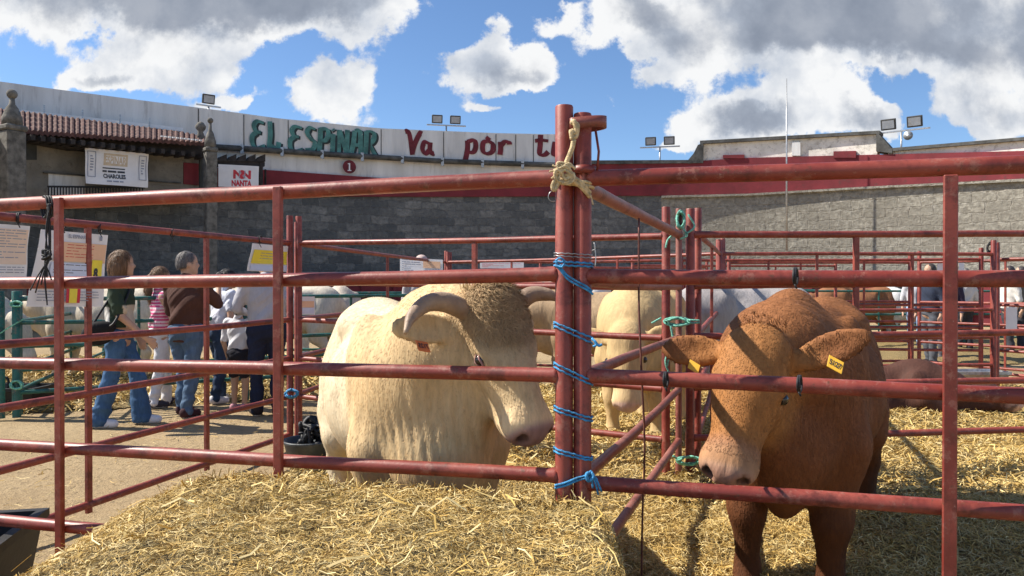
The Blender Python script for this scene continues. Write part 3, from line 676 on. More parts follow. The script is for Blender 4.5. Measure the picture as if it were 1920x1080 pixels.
# green pens, lower
ZG=[1.22,.98,.74,.50,.27]
gr=[((-5.02,7.75),(-3.1,8.9),'green fence panel behind the woman in the dark green shirt'),
 ((-3.0,8.95),(-1.05,10.3),'green fence panel behind the child and the grey shirted man'),
 ((-5.1,7.9),(-6.6,12.4),'green fence panel running back beside the cream cattle'),
 ((-4.3,12.6),(-.6,13.6),'far green fence panel behind the cream cattle'),
 ((-3.0,9.1),(-3.9,12.4),'green fence panel dividing the cream cattle'),
 ((-9.5,8.4),(-5.15,7.7),'green fence panel at the picture edge by the posters'),
 ((5.9,15.6),(9.2,15.9),'distant green fence panel behind the white cattle'),
 ((6.0,18.2),(10.4,18.6),'farthest green fence panel before the maroon barrier'),
 ((-2.2,17.6),(2.4,17.9),'distant green fence panel seen between the poll of the bull and the main post'),
 ((9.4,15.9),(12.6,15.2),'distant green fence panel by the white signs')]
for a,b,lab in gr: panel(lab,a,b,ZG,ZG,ups=[.5],r=.022,ztop=1.3,post=.04,mt='green',upw=.03,n=8,group='green tubular livestock fence panels')
# thin upright wire fixed to the divider
tw=.447
mb=MB(); wx=lambda px,Y,z: V3(((px-960)/F*Y,Y,z))
mb.tube(bezier([wx(1198,3.3,1.66),wx(1198,3.3,1.3),wx(1203,3.25,1.0),wx(1209,3.22,.7),wx(1205,3.2,.4),wx(1203,3.2,.05)],4),.0045,6); o=mb.build('hanging_wire',M['wire'],None,True); meta(o,'thin rusty wire hanging from the dividing rail beside the main post','wire')
# ------------------------------------------------ twine and rope
def stad(c0,c1,r,za,zb,n=44,extra=0,wob=.0,rs=None):
    """one turn round the two posts, front going from za (left) to zb (right)"""
    pts=[];c0=V3(c0);c1=V3(c1)
    for k in range(n+1):
        t=k/n
        if t<.5:
            s=t/.5; # front left->right
            x=c0.x-r+(c1.x-c0.x+2*r)*s
            y=c0.y-r*math.sqrt(max(0,1-((x-c0.x)/r)**2)) if x<c0.x else (c1.y-r*math.sqrt(max(0,1-((x-c1.x)/r)**2)) if x>c1.x else c0.y-r)
            z=za+(zb-za)*s
        else:
            s=(t-.5)/.5; x=c1.x+r-(c1.x-c0.x+2*r)*s
            y=c0.y+r*math.sqrt(max(0,1-((x-c0.x)/r)**2)) if x<c0.x else (c1.y+r*math.sqrt(max(0,1-((x-c1.x)/r)**2)) if x>c1.x else c0.y+r)
            z=zb+(za-zb)*s*.9
        pts.append(V3((x,y,z+.0011*math.sin(k*1.7+za*90))))
    return pts
c0=(P0[0],P0[1],0); c1=(P0R[0],P0R[1],0); zp=lambda y: zof(y,2.43)
mb=MB(); wraps=[(605,635),(612,645),(682,716),(690,724),(764,786),(771,793),(843,862),(850,866),(490,494),(497,500)]
TW=empty('baling_twine',c0,'bright blue twine wound round the two tied red posts','twine')
for i in range(0,10,2):
    m2=MB()
    for a,b in wraps[i:i+2]: m2.tube(stad(c0,c1,.0325,zp(a),zp(b)),.0034,6)
    under(m2.build('twine_loop',M['blue'],None,True),TW)
def fr(px,py,Y=2.425): return at(px,py,Y)
mb.tube(bezier([fr(1042,492),fr(1050,500),fr(1062,515),fr(1080,527),fr(1098,536),fr(1110,546,2.43)],5),.0036,6)
mb.tube(bezier([fr(1042,497),fr(1052,508),fr(1064,523),fr(1082,534),fr(1100,543),fr(1112,552,2.43)],5),.0036,6)
mb.tube(bezier([fr(1042,488),fr(1050,484,2.41),fr(1058,490,2.41),fr(1054,500,2.41),fr(1044,498)],5),.0034,6)
for d in (0,5): mb.tube(bezier([fr(1040,911+d),fr(1060,906+d),fr(1085,896+d),fr(1108,890+d,2.415)],5),.004,6)
mb.tube(bezier([fr(1106,884,2.41),fr(1113,894,2.40),fr(1104,902,2.40),fr(1100,890,2.40),fr(1110,886,2.41)],6),.006,6)
for ex in ((1120,900),(1128,922),(1122,928),(1112,916)): mb.tube(bezier([fr(1108,892,2.405),fr((1108+ex[0])/2,890+(ex[1]-890)*.3,2.40),fr(ex[0],ex[1],2.41)],5),.0034,6)
mb.tube(bezier([fr(1110,636,2.42),fr(1116,640,2.41),fr(1122,648,2.41),fr(1129,646,2.41)],5),.0045,6); mb.tube(bezier([fr(1110,634,2.42),fr(1118,646,2.41),fr(1112,650,2.41)],5),.004,6)
under(mb.build('twine_knot',M['blue'],None,True),TW)
mb=MB(); 
for z in ((474,478),(479,484)): mb.tube(stad(c0,c1,.0325,zp(z[0]),zp(z[1])),.0018,5)
mb.tube(bezier([fr(1110,470,2.42),fr(1116,466,2.41),fr(1114,455,2.41),fr(1117,480,2.41),fr(1116,500,2.41)],5),.0018,5)
o=mb.build('wire_tie',M['galv'],None,True); meta(o,'thin pale wire looped round the tied posts above the blue twine','wire')
# straw coloured rope
rs=random.Random(3); mb=MB()
mb.tube(bezier([fr(1076,262,2.41),fr(1072,280,2.41),fr(1064,300,2.41),fr(1057,318,2.41)],6),[.008]*19,8)
mb.tube(bezier([fr(1072,232,2.42),fr(1076,228,2.41),fr(1080,240,2.41),fr(1078,250,2.41),fr(1071,246,2.41),fr(1073,262,2.41)],6),.008,8)
mb.tube(bezier([fr(1076,230,2.42),fr(1083,236,2.42),fr(1080,256,2.41),fr(1073,258,2.41)],6),.007,8)
for k in range(9):
    a=rs.uniform(0,6.28); cx,cy=1054+rs.uniform(-4,8),322+rs.uniform(-4,8)
    p=[]
    for j in range(7):
        an=a+j*.9; rr=rs.uniform(6,17); p.append(fr(cx+math.cos(an)*rr*1.2,cy+math.sin(an)*rr,2.405-.012*rs.random()))
    mb.tube(bezier(p,5),.0045,7)
for e in ((1036,310),(1030,322),(1034,335),(1044,345)): mb.tube(bezier([fr(1054,324,2.405),fr((1054+e[0])/2,(324+e[1])/2-3,2.395),fr(*e,2.40)],5),.003,6)
mb.tube(bezier([fr(1046,330,2.405),fr(1036,348,2.40),fr(1040,356,2.40),fr(1048,340,2.405)],6),.007,8)
for d in (0,7): mb.tube(bezier([fr(1062,328+d,2.41),fr(1080,336+d,2.41),fr(1094,348+d,2.42),fr(1106,362+d,2.44)],6),.0075,8)
for d in (-3,4): mb.tube(stad(c0,c1,.034,zp(338+d),zp(346+d)),.006,7)
mb.tube(bezier([fr(1106,364,2.43),fr(1109,372,2.42),fr(1112,384,2.42)],5),.0025,5)
o=mb.build('rope',M['straw_rope'],None,True); meta(o,'straw coloured rope knotted round the top of the tied posts','rope')
mb=MB(); mb.tube(bezier([fr(1042,356,2.42),fr(1032,360,2.41),fr(1028,370,2.41),fr(1033,377,2.41),fr(1042,377,2.42)],6),.0014,5)
o=mb.build('wire_loop',M['galv'],None,True); meta(o,'small thin wire loop below the straw coloured knot','wire')
# pale green twine knots round the back post cluster
def knot(px,py,Y,rx,ry,n,mt,label,name='twine_knot',r=.004,tails=(),seed=1,grp=None,cat='twine'):
    rs=random.Random(seed); mb=MB()
    for k in range(n):
        p=[];a=rs.uniform(0,6.28)
        for j in range(6):
            an=a+j*1.15; q=rs.uniform(.6,1); p.append(at(px+math.cos(an)*rx*q,py+math.sin(an)*ry*q,Y+rs.uniform(-.035,.035)*1.2))
        mb.tube(bezier(p,5),r,6)
    for t in tails: mb.tube(bezier([at(x,y,Y-.03) for x,y in t],6),r,6)
    o=mb.build(name,M[mt],None,True); meta(o,label,cat,grp); return o
g_='pale green twine knots'
knot(1276,412,4.72,9,18,9,'teal','pale green twine knot at the top of the back post cluster','twine_knot',.006,[((1282,430),(1288,442),(1275,448)),((1262,440),(1252,450),(1248,465)),((1290,402),(1302,425),(1284,440))],1,g_)
knot(1270,603,4.68,26,9,10,'teal','pale green twine knot at the middle of the back post cluster','twine_knot',.006,[((1240,596),(1222,606)),((1290,600),(1312,601)),((1290,606),(1312,605)),((1258,612),(1262,640),(1256,665),(1250,690)),((1252,660),(1248,680),(1256,702))],2,g_)
knot(1291,864,4.65,24,9,8,'teal','pale green twine knot low on the back post cluster, above the straw','twine_knot',.006,[((1270,860),(1262,855))],3,g_)
knot(546,738,6.30,14,9,9,'blue','light blue twine round the far left posts of the pale bull pen','twine_knot',.006,[((520,745),(506,752))],4)
knot(30,570,7.7,12,6,6,'teal','pale green twine on top of the green post beside the posters','twine_knot',.007,[((30,606),(45,598),(20,612),(0,625))],5,'green post twine')
knot(30,722,7.7,14,9,7,'teal','pale green twine low on the green post beside the posters','twine_knot',.007,[],6,'green post twine')
knot(1858,465,10.7,9,12,7,'blacktwine','dark cord tied on top of the orange lit post pair','cord_knot',.008,[],8,None,'cord')
# black cord bundle on the near rail
yy=YonL(95)-.045; rs=random.Random(9); mb=MB()
for k in range(3):
    p=[at(84+k*5+6*math.cos(a),388+20*math.sin(a),yy-.02*math.cos(a)+.03) for a in np.linspace(0,6.28,9)]; mb.tube(bezier(p,3),.0045,6)
for k in range(8):
    x=92; p=[at(92+rs.uniform(-3,5),382,yy)]
    for y in (410,440,468,486): x+=rs.uniform(-3.5,3.0); p.append(at(x,y,yy-.01*rs.random()))
    ex=rs.uniform(-32,24); L=rs.uniform(30,100)
    for q in (.3,.6,1): p.append(at(86+ex*q**1.2+rs.uniform(-2,2),488+L*q,yy-.01))
    mb.tube(bezier(p,5),.0028,5)
for k in range(6):
    p=[at(88+rs.uniform(-9,9),477+rs.uniform(-9,9),yy-rs.random()*.015) for j in range(5)]; mb.tube(bezier(p,4),.0045,6)
o=mb.build('cord_bundle',M['blacktwine'],None,True); meta(o,'bundle of black cords knotted and dangling from the long top rail','cord')
def ties(lst,label,name,grp,r=.0035,k=2):
    for i,(px,py,Y,h,lab) in enumerate(lst):
        mb=MB()
        for q in range(k):
            p=[at(px+q*3+2.5*math.cos(a),py+h*math.sin(a),Y+.034*math.cos(a)) for a in np.linspace(0,6.28,9)]; mb.tube(bezier(p,3),r,5)
        mb.tube([at(px,py+h,Y-.03),at(px+4,py+h+8,Y-.03)],r*.8,5)
        o=mb.build(name,M['blacktwine'],None,True); meta(o,lab,'cable tie',grp)
def YSL(px): t=tprop((-2.72,3.36),PB_,px); return 3.36+(PB_[1]-3.36)*t
ties([(34,409,YSL(34),10,'black tie round the poster rail above the leftmost poster'),(118,419,YSL(118),10,'black tie round the poster rail above the numbered poster'),(187,428,YSL(187),8,'black tie at the far edge of the numbered poster'),(322,437,YSL(322),7,'black tie on the bare middle of the poster rail'),(486,449,YSL(486),7,'black tie holding the yellow banded poster'),
 (1490,518,P0R[1]-.33,15,'black tie on the second rail of the brown bull pen'),(1498,720,P0R[1]-.33,15,'black tie on the third rail of the brown bull pen'),(1247,712,P0R[1]-.13,14,'black tie on the third rail near the tied posts')],'','rail_tie','black ties on the red rails')
# ------------------------------------------------ posters
def slp(px,y,d=.0):
    Y=YSL(px)+d; return at(px,y,Y)
t_=V3((1,-.3,0))
S=Sheet('poster',[slp(-110,412),slp(56,424),slp(50,520),slp(-110,520)],'leftmost white poster of printed lines hanging by the picture edge','poster',M['paper'],'posters on the pen rails',t_,.01)
S.rect(.55,.08,.98,.75,M['paleor'],'pale_block'); S.lines(.57,.1,.96,.72,12,M['greyink']); S.lines(.6,.8,.95,.95,3,M['greyink'])
S=Sheet('poster',[slp(78,430),slp(202,441),slp(193,575),slp(49,575)],'white poster with orange and blue fields and a yellow number 8 box','poster',M['paper'],'posters on the pen rails',t_,.01)
S.text('EL ESPINAR',.38,.035,.64,.085,M['greyink'],.03); S.rect(.86,.03,.90,.09,M['greyink'],'crest')
S.rect(.22,.14,.98,.40,M['orange'],'orange_field'); S.lines(.38,.17,.78,.37,5,M['redink'],.2)
S.rect(.20,.42,.80,.60,M['palebl'],'blue_field'); S.lines(.24,.44,.76,.58,4,M['ink'],.22)
S.rect(.77,.36,.93,.66,M['yellow'],'yellow_box'); S.text('8',.80,.47,.865,.62,M['ink'],.06)
S.lines(.08,.68,.9,.95,7,M['greyink'])
S.rect(.44,.74,.62,.95,M['redink'],'flag_red'); S.rect(.475,.74,.575,.95,M['yellow'],'flag_yellow')
S=Sheet('poster',[slp(474,456),slp(540,462),slp(538,510),slp(463,508)],'white poster with a bold yellow band hanging beside the grey shirted man','poster',M['paper'],'posters on the pen rails',t_,.01)
S.rect(.05,.22,.98,.72,M['yellow'],'yellow_band'); S.lines(.25,.32,.9,.62,3,M['greyink'],.2); S.rect(.05,.78,.98,.98,M['palebl'],'blue_field')
S=Sheet('poster',[at(750,483,11.2),at(830,487,11.0),at(830,515,11.0),at(750,512,11.2)],'distant white poster tied to the far rails behind the pale bull','poster',M['paper'],'distant posters')
S.rect(.55,.15,.95,.6,M['orange'],'orange_field'); S.lines(.05,.1,.5,.9,6,M['greyink']); S.lines(.56,.65,.95,.9,3,M['greyink'])
S=Sheet('poster',[at(900,492,12.1),at(982,492,11.9),at(982,503,11.9),at(900,503,12.1)],'distant narrow poster seen just above the second long rail','poster',M['paper'],'distant posters')
S.lines(.05,.2,.95,.9,4,M['redink'])
S=Sheet('poster',[at(555,556,8.0),at(590,556,8.3),at(590,590,8.3),at(555,590,8.0)],'small poster with orange and blue fields behind the far left corner post','poster',M['paper'],'distant posters')
S.rect(.05,.25,.95,.6,M['orange'],'orange_field'); S.rect(.05,.62,.95,.95,M['palebl'],'blue_field')
for (px,py,w_,h_,Y,lab) in ((1897,597,21,42,10.4,'blank white board hanging on the far right pen rail'),(1764,497,13,22,12.2,'blank white card on the far fence beside the broad upright'),(1803,497,10,22,12.6,'blank white card on the far fence right of the broad upright')):
    S=Sheet('sign_board',[at(px-w_/2,py-h_/2,Y),at(px+w_/2,py-h_/2,Y),at(px+w_/2,py+h_/2,Y),at(px-w_/2,py+h_/2,Y)],lab,'sign',M['paper'],'blank white signs')
# ------------------------------------------------ straw
def inpoly(X,Y,P):
    r=np.zeros_like(X,dtype=bool); n=len(P)
    for i in range(n):
        x1,y1=P[i];x2,y2=P[(i+1)%n]
        c=((y1>Y)!=(y2>Y))&(X<(x2-x1)*(Y-y1)/(y2-y1+1e-12)+x1); r^=c
    return r
def sstep(a,b,x): t=np.clip((x-a)/(b-a),0,1); return t*t*(3-2*t)
def yline(x): return 2.465+.2725*(.168-x)
def pile_h(X,Y):
    n=(fbm(X*9,Y*9,5,3)-.44)*.06+(fbm(X*2.2,Y*2.2,9,2)-.37)*.06
    right=1-sstep(.23,.40,X+.03*(fbm(Y*6,X*6,2,2)-.4)*4+(2.4-Y)*-.03)
    back=1-sstep(.0,.16,Y-yline(X)+.06+.08*(fbm(X*5,Y*5,8,2)-.4)+(0.12*sstep(-.9,-1.1,X)*0))
    left=sstep(-2.12,-.95,X+.08*(fbm(Y*5,X*5,12,2)-.4))
    h=(.69+n)*right*back*(.25+.75*left)*sstep(-2.15,-1.75,X)
    return h-.04*(h<.02)
def floor_h(X,Y):
    base=.10+.16*(fbm(X*1.1,Y*1.1,21,3)-.35)+.07*(fbm(X*4,Y*4,22,3)-.4)
    R_m=0
    for (ox,oy) in ((0,0),(.22,0),(-.22,0),(0,.22),(0,-.22),(.13,.13),(-.13,.13),(.13,-.13),(-.13,-.13)): R_m=R_m+_mask(X+ox+.25*(fbm(X*3,Y*3,41,3)-.45),Y+oy+.25*(fbm(X*3+5,Y*3,42,3)-.45))/9.0
    d=base+.10*np.exp(-((X-.7)**2+(Y-5.6)**2)/1.2)+.08*np.exp(-((X-2.9)**2+(Y-4.0)**2)/1.5)
    return np.where(R_m>.02,np.maximum(d,.03)*R_m-.012,-.06)
def _mask(X,Y):
    A=inpoly(X,Y,[(.17,2.5),(-1.15,2.85),(-1.3,4.2),(-1.55,6.3),(1.07,4.8)])
    Rr=inpoly(X,Y,[(.2,2.4),(3.6,1.3),(7.5,3.5),(6.2,9.3),(2.4,9.6),(-1.4,9.9),(-1.4,6.6),(1.0,4.8)])
    Lg=inpoly(X,Y,[(-9,8.6),(-5.3,8.1),(-3,9.2),(-.9,10.2),(-1,13.4),(-9,13)])
    L2=inpoly(X,Y,[(-5.2,6.6),(-3.9,6.9),(-3.4,8.3),(-5.2,8.0)])
    Fa=inpoly(X,Y,[(5.9,13.0),(13,13.0),(13,18),(5.9,18)])
    return (A|Rr|Lg|Fa).astype(float)
def straw_mat(name,dark=False):
    m=bpy.data.materials.new(name); m.use_nodes=True; t=m.node_tree; T=NT(t); bs=t.nodes['Principled BSDF']
    tc=T.n('ShaderNodeTexCoord'); 
    n=T.n('ShaderNodeTexNoise',i_0=tc.outputs['Object'],i_2=60.0,i_3=6.0,i_4=.7); n2=T.n('ShaderNodeTexNoise',i_0=tc.outputs['Object'],i_2=4.0,i_3=4.0)
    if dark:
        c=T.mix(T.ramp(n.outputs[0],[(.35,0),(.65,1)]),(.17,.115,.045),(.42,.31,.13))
    else:
        a=T.n('ShaderNodeVertexColor'); a.layer_name='Col'; c=T.mix(1.0,a.outputs[0],T.ramp(n2.outputs[0],[(.3,.8),(.7,1.1)]),'MULTIPLY')
    T.l(c,bs.inputs['Base Color']); bs.inputs['Roughness'].default_value=.62; bs.inputs['Specular IOR Level'].default_value=.3
    if dark:
        b=T.n('ShaderNodeBump',i_Strength=1.0,i_Distance=.03,i_Height=n.outputs[0]); T.l(b.outputs[0],bs.inputs['Normal'])
    return m
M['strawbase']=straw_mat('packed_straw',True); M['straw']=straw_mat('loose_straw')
STC=np.array([(.60,.42,.14),(.66,.49,.19),(.50,.33,.10),(.75,.60,.29),(.41,.27,.085),(.56,.37,.10),(.53,.40,.17)])
def blades(P,N,L,Wd,lift,seed,flat=.25,cols=STC,hang=None):
    """P points, N normals: one bent two-segment strip per straw"""
    r=np.random.RandomState(seed); n=len(P)
    a=r.rand(n)*2*np.pi; T1=np.stack([np.cos(a),np.sin(a),np.zeros(n)],-1); T1-= (T1*N).sum(1,keepdims=True)*N; T1/=np.linalg.norm(T1,axis=1,keepdims=True)+1e-9
    tilt=r.randn(n,1)*flat; D=T1*np.cos(tilt)+N*np.abs(np.sin(tilt)); 
    S=np.cross(D,N); S/=np.linalg.norm(S,axis=1,keepdims=True)+1e-9
    rl=r.randn(n,1)*.6; S=S*np.cos(rl)+np.cross(D,S)*np.sin(rl)
    l=(L*(.45+1.1*r.rand(n,1)**1.5)); w_=Wd*(.6+.9*r.rand(n,1)); c=P+N*(lift*r.rand(n,1))
    bend=N*l*.10*r.randn(n,1)+S*l*.12*r.randn(n,1)
    p0=c-D*l*.5; p1=c+bend; p2=c+D*l*.5
    v=np.concatenate([p0-S*w_*.5,p0+S*w_*.5,p1-S*w_*.5,p1+S*w_*.5,p2-S*w_*.35,p2+S*w_*.35],1).reshape(-1,3)
    i=np.arange(n)*6; f=np.concatenate([np.stack([i,i+1,i+3,i+2],1),np.stack([i+2,i+3,i+5,i+4],1)])
    cc=cols[r.randint(0,len(cols),n)]*(.75+.45*r.rand(n,1)); return v,f,np.repeat(cc,6,0)
def hnormal(hf,X,Y,e=.012):
    zx=(hf(X+e,Y)-hf(X-e,Y))/(2*e); zy=(hf(X,Y+e)-hf(X,Y-e))/(2*e); n=np.stack([-zx,-zy,np.ones_like(X)],-1); return n/np.linalg.norm(n,axis=1,keepdims=True)
# front bale heap
pv,pf=gridmesh(-2.25,.48,1.0,3.25,230,200,pile_h)
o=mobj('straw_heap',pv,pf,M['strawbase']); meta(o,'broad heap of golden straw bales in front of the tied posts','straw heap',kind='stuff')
r=np.random.RandomState(4); n=300000; X=-2.2+2.65*r.rand(n); Y=1.15+2.0*r.rand(n)**.8; Z=pile_h(X,Y); Nn=hnormal(pile_h,X,Y); k=Z>.0
st=np.clip(1/np.abs(Nn[:,2]),1,6)/6; k&=(r.rand(n)<.25+.75*np.clip(st*2,0,1)); dd=Y*1.0; k&=(r.rand(n)<np.clip(.35+.4*Y/3,0,1))
X,Y,Z,Nn=X[k],Y[k],Z[k],Nn[k]
# extra on the steep right end and the far rim
n=26000; Yr=1.3+1.2*r.rand(n); Xr=.27+.10*r.rand(n); Zr=pile_h(Xr,Yr); Nr=hnormal(pile_h,Xr,Yr,.02)
P=np.concatenate([np.stack([X,Y,Z],-1),np.stack([Xr,Yr,Zr],-1)]); NN=np.concatenate([Nn,Nr])
v,f,c=blades(P,NN,.034,.0018,.013,1,.16); q=mobj('loose_straws',v,f,M['straw'],o,False,c)
n=2600; X=-1.7+2.05*r.rand(n); Y=yline(X)-.1+.14*r.rand(n); Z=pile_h(X,Y); P=np.stack([X,Y,Z],-1); Nn=np.tile(np.array([[0,-.15,1.0]]),(n,1)); Nn/=np.linalg.norm(Nn,axis=1,keepdims=True)
v,f,c=blades(P,Nn,.06,.0032,.02,8,.75); mobj('upstanding_straws',v,f,M['straw'],o,False,c)
n=600; X=-1.9+2.2*r.rand(n); Y=1.4+1.4*r.rand(n); Z=pile_h(X,Y)+.01; P=np.stack([X,Y,Z],-1); Nn=np.tile(np.array([[0,0,1.0]]),(n,1)); v,f,c=blades(P,Nn,.085,.0048,.015,18,.25,STC*1.15); mobj('long_straws',v,f,M['straw'],o,False,c)
# bedding in the pens
pv,pf=gridmesh(-9,13,1.6,18,330,250,floor_h); z=pv[:,2][pf]; pf=pf[(z>0).all(1)]
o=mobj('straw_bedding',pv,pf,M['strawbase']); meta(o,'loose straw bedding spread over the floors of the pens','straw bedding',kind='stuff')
def scatter(x0,x1,y0,y1,n,L,W,lift,seed,flat=.35):
    r=np.random.RandomState(seed); X=x0+(x1-x0)*r.rand(n); Y=y0+(y1-y0)*r.rand(n); Z=floor_h(X,Y); k=Z>0; X,Y,Z=X[k],Y[k],Z[k]; N=hnormal(floor_h,X,Y,.06); N[:,2]+=1.5; N/=np.linalg.norm(N,axis=1,keepdims=True)
    v,f,c=blades(np.stack([X,Y,Z],-1),N,L,W,lift,seed+1,flat); mobj('loose_straws',v,f,M['straw'],o,False,c)
scatter(.1,3.6,1.8,4.2,95000,.06,.0030,.03,31)
scatter(-1.6,1.1,2.6,6.4,50000,.065,.0036,.03,33)
scatter(.8,6.5,4.2,9.6,70000,.085,.006,.05,35)
scatter(-9,-.9,6.5,13,30000,.12,.012,.05,37)
scatter(-1.4,2.4,5.0,10,22000,.10,.009,.05,39)
r=np.random.RandomState(77); n=1500; X=-4+4*r.rand(n); Y=3.2+5*r.rand(n); P=np.stack([X,Y,np.full(n,.012)],-1); N=np.tile(np.array([[0,0,1.]]),(n,1)); v,f,c=blades(P,N,.06,.004,.01,5,.1); mobj('stray_straws',v,f,M['straw'],o,False,c)
# ------------------------------------------------ troughs and tub
mb=MB(); r0=empty('feed_trough',(-2.43,3.0,.0),'large black plastic trough in the near left corner beside the straw','trough')
def trough(mb,L,W,H,th=.02,fl=.04):
    a=[(-L/2,-W/2),(L/2,-W/2),(L/2,W/2),(-L/2,W/2)]; v=[]
    for s,z in ((1-fl,0),(1,H),(1.03,H),(1.03,H-.025),(1.0,H-.025)): pass
    ring=lambda dx,z:[(x+(dx if x>0 else -dx),y+(dx if y>0 else -dx),z) for x,y in a]
    for dx,z in ((-.05,0),(0,H-.04),(.02,H-.035),(.02,H),(-.02,H),(-.07,.04)): v+=ring(dx,z)
    f=[[3,2,1,0]]
    for i in range(5):
        for k in range(4): f.append([i*4+k,i*4+(k+1)%4,(i+1)*4+(k+1)%4,(i+1)*4+k])
    f.append([20,21,22,23]); mb.add(v,f)
trough(mb,.85,.6,.38); o=mb.build('trough_body',M['blackplastic'],r0); r0.rotation_euler=(0,0,R(12))
mb=MB(); mb.tube(bezier([(-.1,.33,.36),(-.05,.36,.42),(.12,.36,.43),(.2,.33,.37)],5),.018,8); mb.build('handle',M['blackplastic'],r0,True)
r1=empty('feed_tub',at(577,846,5.35)*1,'round dark rubber tub behind the rump of the pale bull','tub'); r1.location.z=.05
r1.location.x=(578-960)/F*5.5; r1.location.y=5.5; r1.location.z=.10
mb=MB(); mb.lathe([(.14,0),(.17,.13),(.185,.15),(.18,.16),(.165,.155),(.13,.03)],n=28); mb.build('tub_body',mat('dark_rubber',(.07,.08,.085),.5,.3,8,.2,30),r1,True)
mb=MB(); rs=random.Random(2)
for k in range(16): mb.tube(bezier([(rs.uniform(-.1,.12),rs.uniform(-.08,.08),rs.uniform(.03,.26)) for j in range(4)],4),rs.uniform(.008,.02),6)
o=mb.build('halter_tangle',M['blackplastic'],None,True); o.location=r1.location+V3((.02,0,.05)); meta(o,'tangle of black straps heaped in the round rubber tub','straps')
r2=empty('feed_trough',(-5.55,8.35,0),'low black trough below the green fence beside the posters','trough'); mb=MB(); trough(mb,.9,.45,.26); mb.build('trough_body',M['blackplastic'],r2)
mb=MB(); mb.tube(bezier([(-.1,-.1,.24),(-.08,-.1,.36),(.1,-.1,.36),(.12,-.1,.24)],5),.014,8); mb.build('handle',M['blackplastic'],r2,True)
r3=empty('water_trough',(5.6,9.3,.1),'grey trough beside the lying brown cow and the orange lit posts','trough'); mb=MB(); trough(mb,.7,.3,.22); mb.build('trough_body',M['galv'],r3)
